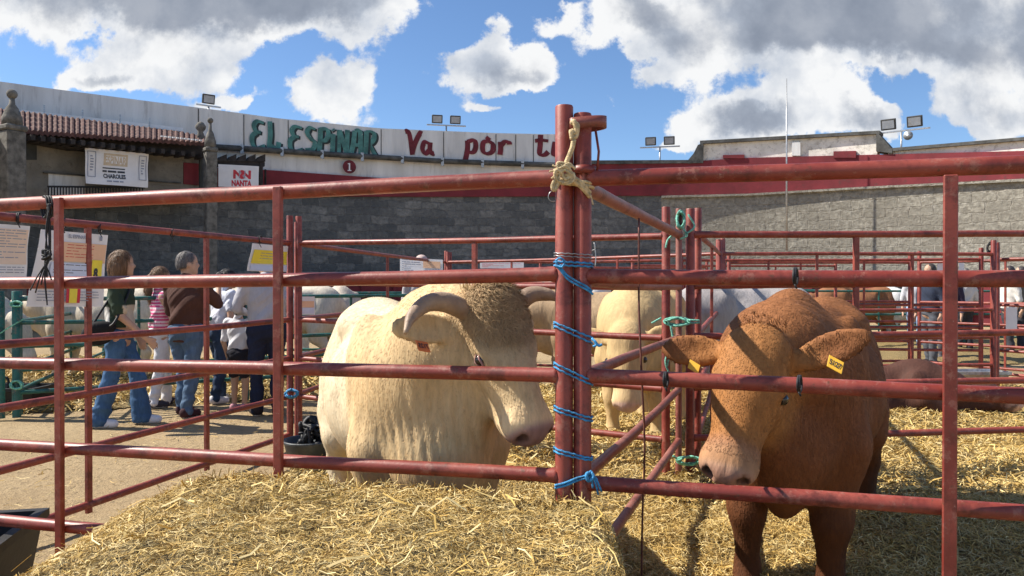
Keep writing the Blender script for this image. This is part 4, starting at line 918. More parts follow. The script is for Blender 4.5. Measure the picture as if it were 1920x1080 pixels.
# ------------------------------------------------ signed-distance modelling (smoothly joined bodies)
class Vol:
    def __init__(s,lo,hi,h):
        s.ax=[np.arange(lo[i],hi[i]+h,h) for i in range(3)] if not isinstance(h,(list,tuple)) else h
        s.F=np.full([len(a) for a in s.ax],.4,dtype=np.float32)
    def sub(s,lo,hi):
        sl=[]
        for a,l,h in zip(s.ax,lo,hi):
            i0=max(0,np.searchsorted(a,l)-1); i1=min(len(a),np.searchsorted(a,h)+1)
            if i1-i0<2: return None,None
            sl.append(slice(i0,i1))
        G=np.meshgrid(*[s.ax[i][sl[i]] for i in range(3)],indexing='ij'); return tuple(sl),np.stack(G,-1)
    def comb(s,sl,d,k,op):
        a=s.F[sl]; d=d.astype(np.float32)
        if op=='-': d=-d; h=np.clip(.5-.5*(d-a)/k*1.0,0,1) if False else np.clip(.5+.5*(d-a)/k,0,1); s.F[sl]=a*(1-h)+d*h+k*h*(1-h)
        else: h=np.clip(.5+.5*(d-a)/k,0,1); s.F[sl]=d*(1-h)+a*h-k*h*(1-h)
    def ell(s,c,r,Rm=None,k=.05,op='+'):
        c=np.array(c,float); r=np.array(r,float); m=max(r)+k+.03; sl,P=s.sub(c-m,c+m)
        if sl is None: return s
        q=P-c
        if Rm is not None: q=q@np.array(Rm)      # columns = local axes
        k0=np.linalg.norm(q/r,axis=-1); k1=np.linalg.norm(q/(r*r),axis=-1)+1e-9; s.comb(sl,k0*(k0-1)/k1,k,op); return s
    def cone(s,a,b,ra,rb,k=.05,op='+',flat=None):
        a=np.array(a,float);b=np.array(b,float); m=max(ra,rb)*(1.3)+k+.03; sl,P=s.sub(np.minimum(a,b)-m,np.maximum(a,b)+m)
        if sl is None: return s
        ab=b-a; q=P-a
        if flat is not None:    # flat=(axis unit vector, factor): thinner along that axis
            ax=np.array(flat[0],float); f=flat[1]; t=np.clip((q@ab)/(ab@ab+1e-12),0,1); e=q-t[...,None]*ab; ea=(e@ax)[...,None]*ax; e=e-ea+ea/f; d=np.linalg.norm(e,axis=-1)-(ra+(rb-ra)*t)
            d=d*min(1,f+.15)
        else:
            t=np.clip((q@ab)/(ab@ab+1e-12),0,1); d=np.linalg.norm(q-t[...,None]*ab,axis=-1)-(ra+(rb-ra)*t)
        s.comb(sl,d,k,op); return s
    def chain(s,pts,rs_,k=.04,flat=None):
        for i in range(len(pts)-1): s.cone(pts[i],pts[i+1],rs_[i],rs_[i+1],k,flat=flat)
        return s
    def mesh(s,smooth=1):
        F_=s.F; S=F_<0; nx,ny,nz=F_.shape
        c=np.zeros((nx-1,ny-1,nz-1),np.int8)
        for i in (0,1):
            for j in (0,1):
                for k in (0,1): c+=S[i:nx-1+i,j:ny-1+j,k:nz-1+k]
        act=(c>0)&(c<8); idx=-np.ones(act.shape,int); I=np.argwhere(act); idx[act]=np.arange(len(I))
        pos=np.zeros((len(I),3)); cnt=np.zeros(len(I)); 
        for ax in range(3):
            o1,o2=[a for a in range(3) if a!=ax]
            for p in (0,1):
                for q in (0,1):
                    A=I.copy(); A[:,o1]+=p; A[:,o2]+=q; B_=A.copy(); B_[:,ax]+=1
                    fa=F_[A[:,0],A[:,1],A[:,2]]; fb=F_[B_[:,0],B_[:,1],B_[:,2]]; m=(fa<0)!=(fb<0)
                    t=np.where(m,fa/(fa-fb+1e-12),0); pt=A.astype(float); pt[:,ax]+=t; pos[m]+=pt[m]; cnt[m]+=1
        pos/=cnt[:,None]; V_=np.stack([np.interp(pos[:,i],np.arange(len(s.ax[i])),s.ax[i]) for i in range(3)],-1)
        fs=[]
        for ax in range(3):
            o1,o2=(ax+1)%3,(ax+2)%3
            sa=[slice(None)]*3; sb=[slice(None)]*3; sa[ax]=slice(0,-1); sb[ax]=slice(1,None)
            cr=S[tuple(sa)]!=S[tuple(sb)]; E_=np.argwhere(cr); E_=E_[(E_[:,o1]>0)&(E_[:,o2]>0)&(E_[:,o1]<F_.shape[o1]-1)&(E_[:,o2]<F_.shape[o2]-1)]
            q=[]
            for (d1,d2) in ((-1,-1),(0,-1),(0,0),(-1,0)):
                c_=E_.copy(); c_[:,o1]+=d1; c_[:,o2]+=d2; q.append(idx[c_[:,0],c_[:,1],c_[:,2]])
            Q=np.stack(q,-1); fl=~S[E_[:,0],E_[:,1],E_[:,2]]; Q[fl]=Q[fl][:,::-1]; fs.append(Q)
        Q=np.concatenate(fs); Q=Q[(Q>=0).all(1)]
        for _ in range(smooth):
            acc=np.zeros_like(V_); cn=np.zeros(len(V_))
            for a,b in ((0,1),(1,2),(2,3),(3,0)):
                np.add.at(acc,Q[:,a],V_[Q[:,b]]); np.add.at(acc,Q[:,b],V_[Q[:,a]]); np.add.at(cn,Q[:,a],1); np.add.at(cn,Q[:,b],1)
            V_=V_*.4+.6*acc/np.maximum(cn,1)[:,None]
        return V_,Q
def vnormals(V_,Q):
    n=np.cross(V_[Q[:,2]]-V_[Q[:,0]],V_[Q[:,3]]-V_[Q[:,1]]); N=np.zeros_like(V_)
    for k in range(4): np.add.at(N,Q[:,k],n)
    return N/(np.linalg.norm(N,axis=1,keepdims=True)+1e-12)
def orth(ax,n):
    ax=np.array(ax,float); ax/=np.linalg.norm(ax); n=np.array(n,float); n-=ax*(n@ax); n/=np.linalg.norm(n); l=np.cross(n,ax); return np.stack([ax,l,n],1) # columns a,l,n ; l to the animal's left when a forward,n up
def coat_mat(name,var=.12,rough=.75,wr=.4):
    m=bpy.data.materials.new(name); m.use_nodes=True; t=m.node_tree; T=NT(t); bs=t.nodes['Principled BSDF']
    tc=T.n('ShaderNodeTexCoord'); mp=T.n('ShaderNodeMapping',i_0=tc.outputs['Object']); mp.inputs[3].default_value=(1,1,.22)
    n=T.n('ShaderNodeTexNoise',i_0=mp.outputs[0],i_2=42.0,i_3=6.0,i_4=.65,i_Distortion=.4); n2=T.n('ShaderNodeTexNoise',i_0=tc.outputs['Object'],i_2=5.0,i_3=5.0,i_4=.6)
    n3=T.n('ShaderNodeTexNoise',i_0=mp.outputs[0],i_2=9.0,i_3=3.0,i_4=.55,i_Distortion=.8)
    a=T.n('ShaderNodeVertexColor'); a.layer_name='Col'
    c=T.mix(1.0,a.outputs[0],T.ramp(n.outputs[0],[(.3,1-var*1.5),(.7,1+var)]),'MULTIPLY'); c=T.mix(1.0,c,T.ramp(n2.outputs[0],[(.3,1-var),(.7,1+var*.6)]),'MULTIPLY')
    T.l(c,bs.inputs['Base Color']); bs.inputs['Roughness'].default_value=rough; bs.inputs['Specular IOR Level'].default_value=.25
    try: bs.inputs['Sheen Weight'].default_value=.0
    except Exception: pass
    h=T.m('ADD',T.m('MULTIPLY',n.outputs[0],.35),T.m('MULTIPLY',n3.outputs[0],1.0)); b=T.n('ShaderNodeBump',i_Strength=wr,i_Distance=.03,i_Height=h); T.l(b.outputs[0],bs.inputs['Normal'])
    return m
M['coat']=coat_mat('cattle_coat'); M['hair']=coat_mat('cattle_hair',.15,.7,.0)
M['horn']=mat('horn_keratin',(.42,.30,.20),.55,.2,10,.3,30,color2=(.24,.16,.11)); M['eye']=mat('wet_eye',(.015,.01,.01),.06,.1,5,spec=.8)
M['eyelid']=mat('pink_eyelid',(.42,.22,.19),.6,.1,20); M['tagor']=mat('orange_ear_tag',(.72,.19,.05),.45,.1,10); M['tagye']=mat('yellow_ear_tag',(.80,.45,.04),.45,.1,10)
M['hoof']=mat('hoof_horn',(.10,.08,.06),.6,.2,10)
def cattle(label,origin,heading,head=None,h=.02,scale=1,width=1,base=(.62,.50,.34),face=None,muz=(.62,.42,.35),cat='bull',group=None,horns=None,tag=None,fur=0,lying=False,poll_curl=False,legs=None,bulk=1,hd=1.15,seed=1,dark=(.5,.38,.24),colf=None,name='bull',tagside=1,earcol=None,ears=None,neckr=1.0):
    """origin: ground point under the shoulders; heading of the forward axis; head=(poll,axis,normal) in the arena, or None for a level head"""
    root=empty(name,origin,label,cat,group,heading); rt=root.rotation_euler.to_matrix(); O=V3(origin)
    toL=lambda p: np.array(rt.transposed()@(V3(p)-O))/scale; dl=lambda d: np.array(rt.transposed()@V3(d))
    if head is None: hp=np.array((.80,.05,1.13)); H=orth((.55,0,-.83),(.8,0,.55))
    elif head[0]=='local': hp=np.array(head[1],float); H=orth(head[2],head[3])
    else: hp=toL(head[0]); H=orth(dl(head[1]),dl(head[2]))
    def hq(a,l,n): return hp+H@np.array((a,l,n))*hd
    lo=np.minimum(np.array((-1.45,-.55,-.02)),hp-.5); hi=np.maximum(np.array((.75,.55,1.5)),hp+.75)
    v=Vol(lo,hi,h); w_=width; dz=-.64 if lying else 0
    Bd=lambda c,r,k=.14: v.ell((c[0],c[1]*w_,c[2]+dz),(r[0],r[1]*w_,r[2]),None,k)
    # trunk
    Bd((-.40,0,.88),(.52,.35,.34),.08); Bd((-.28,0,.82),(.46,.33,.29),.08); Bd((.10,0,.84),(.30,.29,.40),.09); Bd((-.98,0,1.00),(.26,.25,.28),.09); Bd((-.86,0,1.11),(.32,.20,.19),.08)
    Bd((.08,0,1.17),(.30,.13,.19),.09); Bd((-.42,0,1.10),(.60,.16,.17),.08); Bd((.30,0,.72),(.19,.18,.22),.1)
    for s_ in (1,-1):
        Bd((.05,s_*.235,.98),(.13,.085,.27),.05); Bd((.15,s_*.235,.74),(.12,.095,.16),.05); Bd((-.72,s_*.17,1.17),(.11,.07,.06),.09); Bd((-1.14,s_*.09,1.10),(.07,.05,.06),.07)
        v.ell((-.13,s_*.40*w_,.98+dz),(.05,.07,.26),None,.06,'-'); v.ell((-.70,s_*.40*w_,.98+dz),(.10,.08,.15),None,.08,'-'); v.ell((.25,s_*.34*w_,1.0+dz),(.05,.06,.20),None,.05,'-')
    if fur and not lying: Bd((.27,0,.53),(.085,.075,.11),.07); v.cone(hq(.22,0,-.24),(.38,0,.62),.075,.075,.07)
    for s_ in (1,-1):
        Bd((-.95,s_*.17,.84),(.22,.135,.26),.06)
    # neck to poll
    nk=hq(.02,0,-.18); a0=np.array((.20,0,1.02+dz)); mid=(a0+nk)/2+np.array((0,0,.02))
    v.cone(a0,mid,.29*neckr,.24*neckr,.12); v.cone(mid,nk,.24*neckr,.145*neckr,.055); v.cone((.32,0,.72+dz),hq(.16,0,-.22),.17,.085,.08)
    # head
    He=lambda a,l,n,r,k=.035,op='+': v.ell(hq(a,l,n),np.array(r)*hd,H,k,op)
    He(.06,0,-.07,(.13,.118,.11)); He(.17,0,-.07,(.15,.118,.10)); He(.08,0,-.02,(.11,.112,.06))
    v.cone(hq(.20,0,-.07),hq(.40,0,-.07),.098*hd,.080*hd,.05)
    He(.445,0,-.08,(.080,.100,.072)); He(.475,0,-.06,(.055,.088,.052))
    v.cone(hq(.12,0,-.205),hq(.40,0,-.14),.098*hd,.066*hd,.05); He(.18,.066,-.185,(.12,.052,.105),.018); He(.18,-.066,-.185,(.12,.052,.105),.018); He(.45,0,-.135,(.055,.06,.035),.02)
    v.cone(hq(.395,.06,-.118),hq(.5,.03,-.125),.006,.006,.014,'-'); v.cone(hq(.395,-.06,-.118),hq(.5,-.03,-.125),.006,.006,.014,'-')
    for s_ in (1,-1):
        He(.17,s_*.103,-.03,(.055,.028,.03),.018); He(.20,s_*.128,-.048,(.028,.02,.018),.015,'-')
        He(.515,s_*.055,-.055,(.032,.018,.024),.012,'-'); v.cone(hq(.23,s_*.085,-.09),hq(.38,s_*.05,-.075),.03,.02,.04)
        ea=ears[s_] if ears else ((-.02,.30,-.12))
        # ear: from the side of the poll outwards
        e0=np.array((.055,s_*.10,-.11)); e1=np.array((ea[0],s_*ea[1],ea[2])); ed=e1-e0; L=np.linalg.norm(ed); ed/=L; en=np.array((.25,0,1.0)); en-=ed*(en@ed); en/=np.linalg.norm(en); es=np.cross(ed,en)
        Em=H@np.stack([ed,es,en],1); ec=hq(*(e0+ed*L*.55)); v.cone(hq(*e0),hq(*(e0+ed*.06)),.032*hd,.03*hd,.02)
        v.ell(ec,np.array((L*.52,.062,max(.02,h*1.25)))*hd,Em,.02); v.ell(ec+(H@en)*.026*hd+(H@ed)*.01,np.array((L*.40,.04,.018))*hd,Em,.012,'-')
    if poll_curl: He(.015,0,.0,(.085,.095,.06),.03)
    # legs
    lg=legs or {}
    if lying:
        for s_ in (1,-1):
            v.chain([(.12,s_*.3,.30),(.45,s_*.33,.09),(.2,s_*.3,.07)],[.12,.07,.05],.05); v.chain([(-.8,s_*.30,.32),(-.45,s_*.45,.12),(-.75,s_*.45,.08)],[.17,.09,.05],.05)
    else:
        for i,s_ in enumerate((1,-1)):
            dx=lg.get('f',(0,0))[i]; v.chain([(.16,s_*.20*w_,.72),(.17+dx*.5,s_*.185*w_,.46),(.18+dx*.8,s_*.18*w_,.40),(.17+dx,s_*.18*w_,.17),(.18+dx,s_*.18*w_,.12),(.22+dx,s_*.18*w_,.05)],[.125,.072,.07,.047,.052,.06],.045)
            dx=lg.get('h',(0,0))[i]; v.chain([(-.92,s_*.2*w_,.70),(-.90+dx*.4,s_*.2*w_,.60),(-1.08+dx*.7,s_*.2*w_,.42),(-1.04+dx,s_*.2*w_,.18),(-1.03+dx,s_*.2*w_,.12),(-.98+dx,s_*.2*w_,.05)],[.125,.105,.062,.045,.05,.058],.045)
        v.ell((-.35,0,.52),(.10,.05,.08),None,.08)
    v.chain([(-1.22,0,1.08+dz),(-1.30,0,.95+dz),(-1.30,.03,max(.3,.55+dz)),(-1.28,.05,max(.12,.38+dz))],[.05,.032,.026,.045],.03)
    V_,Q=v.mesh(2); N=vnormals(V_,Q)
    # skin folds on neck and shoulder
    if fur:
        q=V_; wn=np.exp(-((q[:,0]-.28)/.26)**2)*sstep(.45,.7,q[:,2])*(np.linalg.norm(q-hp,axis=1)>.22)
        ph=q[:,0]*85+q[:,1]*125+q[:,2]*30+10*(fbm(q[:,1]*4+9,q[:,2]*4+9,seed,3)); wn=wn*sstep(.22,.5,fbm(q[:,0]*9+5,q[:,2]*3+5,seed+7,2))
        fold=(1-np.abs(np.sin(ph*.5)))**2.2; wn=np.exp(-((q[:,0]-.26)/.42)**2)*sstep(.58,.80,q[:,2])*(.55+.45*sstep(1.25,1.0,q[:,2]))*sstep(.17,.27,np.linalg.norm(q-hp-H[:,0]*.15,axis=1))*sstep(.10,.36,fbm(np.abs(q[:,1])*7+5,q[:,2]*3+5,seed+7,2)); V_=V_-N*(wn*fold*(.010 if poll_curl else .004))[:,None]+N*((fbm(q[:,0]*5+20,q[:,2]*4+q[:,1]*4+20,seed+3,3)-.45)*.016)[:,None]
        N=vnormals(V_,Q)
    base=np.array(base); col=np.tile(base,(len(V_),1)); hl=(V_-hp)@H/hd
    fc=np.array(face if face is not None else base); inh=sstep(.32,.2,np.linalg.norm(hl-np.array((.18,0,-.08)),axis=1)*1.0)[:,None]; col=col*(1-inh)+fc*inh
    mz=(sstep(.455,.49,hl[:,0]+.25*np.maximum(0,-hl[:,2]-.10))*(np.abs(hl[:,1])<.13)*(hl[:,2]>-.2)*(np.abs(hl[:,0]-.5)<.12))[:,None]; col=col*(1-mz)+np.array(muz)*mz
    pal=(sstep(.36,.42,hl[:,0])*(np.abs(hl[:,1])<.14)*(hl[:,2]>-.25)*(hl[:,0]<.6))[:,None]*(1-mz)*.6; col=col*(1-pal)+np.minimum(1,np.array(base)*1.25+.08)*pal
    if not lying: hf=(sstep(.09,.06,V_[:,2]))[:,None]; col=col*(1-hf)+np.array((.12,.09,.07))*hf
    if colf is not None: col=colf(V_,hl,col)
    col=np.clip(col*(.92+.16*fbm(V_[:,0]*3+30,V_[:,2]*3+V_[:,1]*2+30,seed,3))[:,None]*1.0,0,1)
    body=mobj('body',V_*scale,Q,M['coat'],root,True,col)
    # eyes
    for s_ in (1,-1):
        c=hq(.20,s_*.114,-.044)*scale; mb=MB(); mb.lathe([(.001,-.021)]+[(.021*math.cos(R(a)),.021*math.sin(R(a))) for a in range(-75,90,15)],n=14); vv=[V3(p)*scale*hd+V3(c) for p in mb.v]; mb.v=vv; mb.build('eye',M['eye'],root,True)
        if fur and poll_curl:
            mb=MB()
            for (za,rr) in ((1,.0042),(-1,.0036)):
                p=[hq(.20+.030*math.cos(t),s_*(.129-.012*abs(math.cos(t))),-.044+za*.015*math.sin(t)) for t in np.linspace(0,math.pi,9)]; mb.tube([V3(x)*scale for x in p],rr*hd,6)
            mb.build('eyelid',M['eyelid'],root,True)
    if horns:
        for pts,rad in horns:
            mb=MB(); P=bezier([V3(hq(*p))*scale for p in pts],6); n=len(P); mb.tube(P,[np.interp(i/(n-1),np.linspace(0,1,len(rad)),rad) for i in range(n)],14); mb.build('horn',M['horn'],root,True)
    if tag:
        for (al,mt_,side,sz,txt) in tag:
            c=hq(*al); a_=H@np.array((1,0,0)); b_=H@np.array((0,1.0,0)); n_=H@np.array((0,0,1.0))
            Tm=Matrix((V3(b_*.9+a_*.3).normalized(),V3(n_),V3(a_))).transposed(); mb=MB(); mb.box(V3(c)*scale,(sz[0],.004,sz[1]),M=Tm,bev=.0015); o=mb.build('ear_tag',M[mt_],root)
            if txt:
                tv,tf=text2d(txt,.03); mb=MB(); X=V3(b_*.9+a_*.3).normalized(); Z_=-V3(a_)
                mb.add([V3(c)*scale+V3(n_)*.0045+X*(x-.5)*sz[0]*.8*(1 if side>0 else -1)+Z_*(y-.5)*sz[1]*.45 for x,y in tv],tf); mb.build('tag_number',M['ink'],o)
    if fur:
        r=np.random.RandomState(seed); F3=Q; a_=V_[F3[:,0]];b_=V_[F3[:,1]];c_=V_[F3[:,2]];d_=V_[F3[:,3]]
        ar=np.linalg.norm(np.cross(c_-a_,d_-b_),axis=1); cw=np.linalg.norm((a_-hp)@H/hd-np.array((.04,0,0)),axis=1); ar=ar*(1+(9*sstep(.24,.10,cw) if poll_curl else 0)); ar/=ar.sum(); fi=r.choice(len(F3),fur,p=ar); u=r.rand(fur,1);w2=r.rand(fur,1)
        P=(a_[fi]*(1-u)+b_[fi]*u)*(1-w2)+(d_[fi]*(1-u)+c_[fi]*u)*w2; NN=N[F3[fi,0]]; hl=(P-hp)@H/hd
        near=np.linalg.norm(hl-np.array((.15,0,-.08)),axis=1)
        D=np.tile(np.array((-.55,0,-.9)),(fur,1)); Dh=np.tile(H@np.array((1.,0,.0)),(fur,1)); wh=sstep(.45,.25,near)[:,None]; D=D*(1-wh)+Dh*wh
        pw_=sstep(.20,.10,np.linalg.norm(hl-np.array((.03,0,.0)),axis=1))[:,None] if poll_curl else 0
        D=D+r.randn(fur,3)*(.16+.65*pw_); D-=(D*NN).sum(1,keepdims=True)*NN; D/=np.linalg.norm(D,axis=1,keepdims=True)+1e-9
        D=D*.99+NN*(.06+.42*pw_); S_=np.cross(D,NN); S_/=np.linalg.norm(S_,axis=1,keepdims=True)+1e-9
        L=(.013+.012*r.rand(fur,1))*(1+1.6*pw_)*(1-.4*wh*(1-pw_)); W_b=.0011*(.6+.8*r.rand(fur,1))
        skip=(mz_(hl)); P=P[~skip];D=D[~skip];S_=S_[~skip];L=L[~skip];W_b=W_b[~skip];NN=NN[~skip]; fi=fi[~skip]
        n=len(P); p1=P+D*L*.55+NN*.001; p2=P+D*L-NN*L*.22
        vv=np.concatenate([P-S_*W_b,P+S_*W_b,p1-S_*W_b*.8,p1+S_*W_b*.8,p2],1).reshape(-1,3)*scale; i=np.arange(n)*5
        f=np.concatenate([np.stack([i,i+1,i+3],1),np.stack([i,i+3,i+2],1),np.stack([i+2,i+3,i+4],1)])
        cc=col[F3[fi,0]]*(.90+.20*r.rand(n,1)); mobj('coat_hair',vv,f,M['hair'],root,False,np.repeat(cc,5,0))
    root['hp']=0; del root['hp']
    return root,(lambda a,l,n: V3(hq(a,l,n))*scale)
def mz_(hl): return (hl[:,0]>.44)&(np.abs(hl[:,1])<.14)&(hl[:,2]>-.2)&(hl[:,0]<.62)
# the pale bull
hdv=lambda a,b:(b-a)
poll=at(926,564,2.80); muzz=at(1002,766,2.66)
def nost(c,hl):
    for s_ in (1,-1):
        d=sstep(.034,.018,np.linalg.norm((hl-np.array((.510,s_*.058,-.052)))*np.array((1,1.2,1)),axis=1))[:,None]; c=c*(1-d)+np.array((.035,.02,.018))*d
    d=(np.exp(-((hl[:,2]+.122)/.007)**2)*(hl[:,0]>.42)*(hl[:,0]<.62)*(np.abs(hl[:,1])<.13))[:,None]*.8; return c*(1-d)+np.array((.09,.05,.04))*d
def cream(V_,hl,col):
    c=col.copy(); m=sstep(-.25,.25,V_[:,0])[:,None]; c=np.array((.74,.61,.41))*(1-m)+c*m
    up=(sstep(.24,.08,np.linalg.norm(hl-np.array((.06,0,0.0)),axis=1)))[:,None]; c=c*(1-up*.8)+np.array((.38,.245,.125))*up*.85  # forehead: brown curls, with its shade also put into the colour
    inh=(sstep(.465,.50,hl[:,0])*(np.abs(hl[:,1])<.13)*sstep(-.125,-.10,hl[:,2])*(hl[:,0]<.6))[:,None]; c=c*(1-inh)+np.array((.36,.21,.17))*inh; return nost(c,hl)
B1,q1=cattle('huge pale cream bull with a downturned horn, standing behind the straw heap',(-.385,3.24,0),R(-69),(poll,muzz-poll,V3((.58,-.80,.10))),h=.0125,base=(.68,.49,.26),face=(.71,.53,.30),colf=cream,
  horns=[([(.035,-.075,-.04),(-.015,-.18,-.01),(-.02,-.27,.005),(.02,-.35,.01),(.085,-.405,.02)],[.037,.037,.031,.022,.006]),([(.035,.085,-.03),(.0,.16,.01),(.02,.22,.04),(.06,.26,.06)],[.037,.033,.024,.008])],
  tag=[((.105,-.30,-.075),'tagor',-1,(.046,.040),'7125')],legs={'h':(.10,.16)},fur=52000,poll_curl=True,hd=1.0,seed=3,width=1.0,ears={1:(.05,.26,-.16),-1:(.01,.37,-.10)},neckr=.98)
# tuft of standing hair on the poll
r=np.random.RandomState(5); n=420; mb=MB(); V_l=[];F_l=[]
for k in range(n):
    l=r.uniform(-.10,.10); a=r.uniform(-.09,.02); base=q1(a,l,.0-.03*abs(l)/.1); d=V3((r.uniform(-.5,.5),r.uniform(-.4,.4),1)); L=r.uniform(.025,.065); s_=V3((r.uniform(-1,1),r.uniform(-1,1),0)).normalized()*.0016
    p1=base+d*L*.5; p2=base+d*L+V3((r.uniform(-.02,.02),r.uniform(-.02,.02),-.01)); o_=len(V_l); V_l+=[base-s_,base+s_,p1-s_,p1+s_,p2]; F_l+=[[o_,o_+1,o_+3,o_+2],[o_+2,o_+3,o_+4]]
mobj('poll_tuft',V_l,F_l,M['hair'],B1,False,np.tile(np.array((.70,.54,.30)),(len(V_l),1))*(.8+.4*r.rand(len(V_l),1)))
# the brown bull
poll=at(1428,625,2.72); muzz=at(1378,815,2.58)
def rust(V_,hl,col):
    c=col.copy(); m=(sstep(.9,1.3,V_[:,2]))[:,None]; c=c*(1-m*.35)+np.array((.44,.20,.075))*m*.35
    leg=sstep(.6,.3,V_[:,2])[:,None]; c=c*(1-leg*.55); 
    pm=sstep(.38,.44,hl[:,0])[:,None]*(np.abs(hl[:,1])<.14)[:,None]*(hl[:,2]>-.25)[:,None]*(hl[:,0]<.62)[:,None]; c=c*(1-pm*.7)+np.array((.46,.25,.12))*pm*.7
    mm=sstep(.475,.50,hl[:,0])[:,None]*(np.abs(hl[:,1])<.13)[:,None]*(hl[:,2]>-.12)[:,None]*(hl[:,0]<.62)[:,None]; c=c*(1-mm)+np.array((.44,.24,.16))*mm
    return nost(c,hl)
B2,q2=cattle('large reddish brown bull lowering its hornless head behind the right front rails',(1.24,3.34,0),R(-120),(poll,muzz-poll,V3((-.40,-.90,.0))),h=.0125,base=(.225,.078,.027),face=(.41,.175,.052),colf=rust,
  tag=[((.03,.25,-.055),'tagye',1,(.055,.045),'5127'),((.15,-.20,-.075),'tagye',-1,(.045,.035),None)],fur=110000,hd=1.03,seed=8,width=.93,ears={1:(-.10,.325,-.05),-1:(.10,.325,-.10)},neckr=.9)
V_l=[];F_l=[]
for k in range(420):
    l=r.uniform(-.075,.075); a=r.uniform(-.07,.06); base=q2(a,l,.025-.04*abs(l)/.1-.25*max(0,-a)); d=V3((r.uniform(-.6,.3),r.uniform(-.5,.1),r.uniform(.1,1))); L=r.uniform(.02,.045); s_=V3((r.uniform(-1,1),r.uniform(-1,1),0)).normalized()*.0015
    p1=base+d*L*.5; p2=base+d*L+V3((r.uniform(-.02,.02),r.uniform(-.02,.02),-.015)); o_=len(V_l); V_l+=[base-s_,base+s_,p1-s_,p1+s_,p2]; F_l+=[[o_,o_+1,o_+3,o_+2],[o_+2,o_+3,o_+4]]
mobj('poll_tuft',V_l,F_l,M['hair'],B2,False,np.tile(np.array((.30,.12,.04)),(len(V_l),1))*(.7+.5*r.rand(len(V_l),1)))
# cattle behind
cattle('pale cream young bull standing head down behind the dividing rails',(1.05,6.3,.05),R(-112),('local',(.72,.05,1.0),(.35,.1,-.95),(.9,.1,.35)),h=.024,base=(.58,.41,.20),cat='bull',seed=11)
cattle('greyish white cow behind the cream young bull',(2.2,8.2,.05),R(200),('local',(.85,0,1.05),(.7,0,-.7),(.7,0,.7)),h=.03,base=(.38,.35,.34),cat='cow',seed=12,name='cow')
cattle('brown cow lying in the straw with its head toward the orange lit posts',(3.98,7.75,-.02),R(-12),('local',(.70,-.05,.50),(.75,-.3,-.30),(.4,0,.8)),h=.024,scale=.88,base=(.085,.036,.025),lying=True,cat='cow',seed=13,name='cow',hd=1.0)
cg='cream cattle in the green pens'
cattle('cream cow behind the green fence, beside the numbered poster',(-5.9,10.4,.05),R(176),None,h=.03,base=(.62,.54,.42),cat='cow',group=cg,seed=14,name='cow')
cattle('cream cow behind the green post, its rump toward the first cow',(-6.7,9.3,.05),R(8),('local',(.75,-.2,.95),(.4,-.2,-.9),(.8,-.2,.5)),h=.03,base=(.60,.52,.41),cat='cow',group=cg,seed=15,name='cow')
cattle('cream cow standing behind the woman in the dark green shirt and the girl in pink',(-3.6,10.6,.05),R(185),None,h=.03,base=(.64,.57,.46),cat='cow',group=cg,seed=16,name='cow')
cattle('cream cow with lowered head between the far left corner post and the pale bull',(-2.6,11.6,.0),R(-80),('local',(.8,0,.95),(.3,0,-.95),(.9,0,.3)),h=.03,base=(.60,.52,.42),cat='cow',group=cg,seed=17,name='cow')
cattle('white cow lying far off behind the far left corner post',(-3.9,13.8,.0),R(10),None,h=.035,base=(.72,.70,.66),lying=False,cat='cow',group=cg,seed=18,name='cow')
cattle('tan cow partly hidden between the pale bull head and the main post',(.75,9.5,.0),R(178),('local',(.85,0,1.1),(.7,0,-.7),(.7,0,.7)),h=.03,base=(.42,.29,.17),cat='cow',seed=19,name='cow')
cattle('brown cow in the far green pen behind the brown bull back',(7.3,16.9,.0),R(185),None,h=.035,base=(.30,.13,.06),cat='cow',seed=20,name='cow')
cattle('black and white cow in the far green pen',(8.6,17.0,.0),R(170),None,h=.035,base=(.75,.74,.72),cat='cow',seed=21,name='cow',colf=lambda V_,hl,c: np.where((fbm(V_[:,0]*2+9,V_[:,2]*2+9,3,2)>.36)[:,None],np.array((.03,.03,.03)),c))
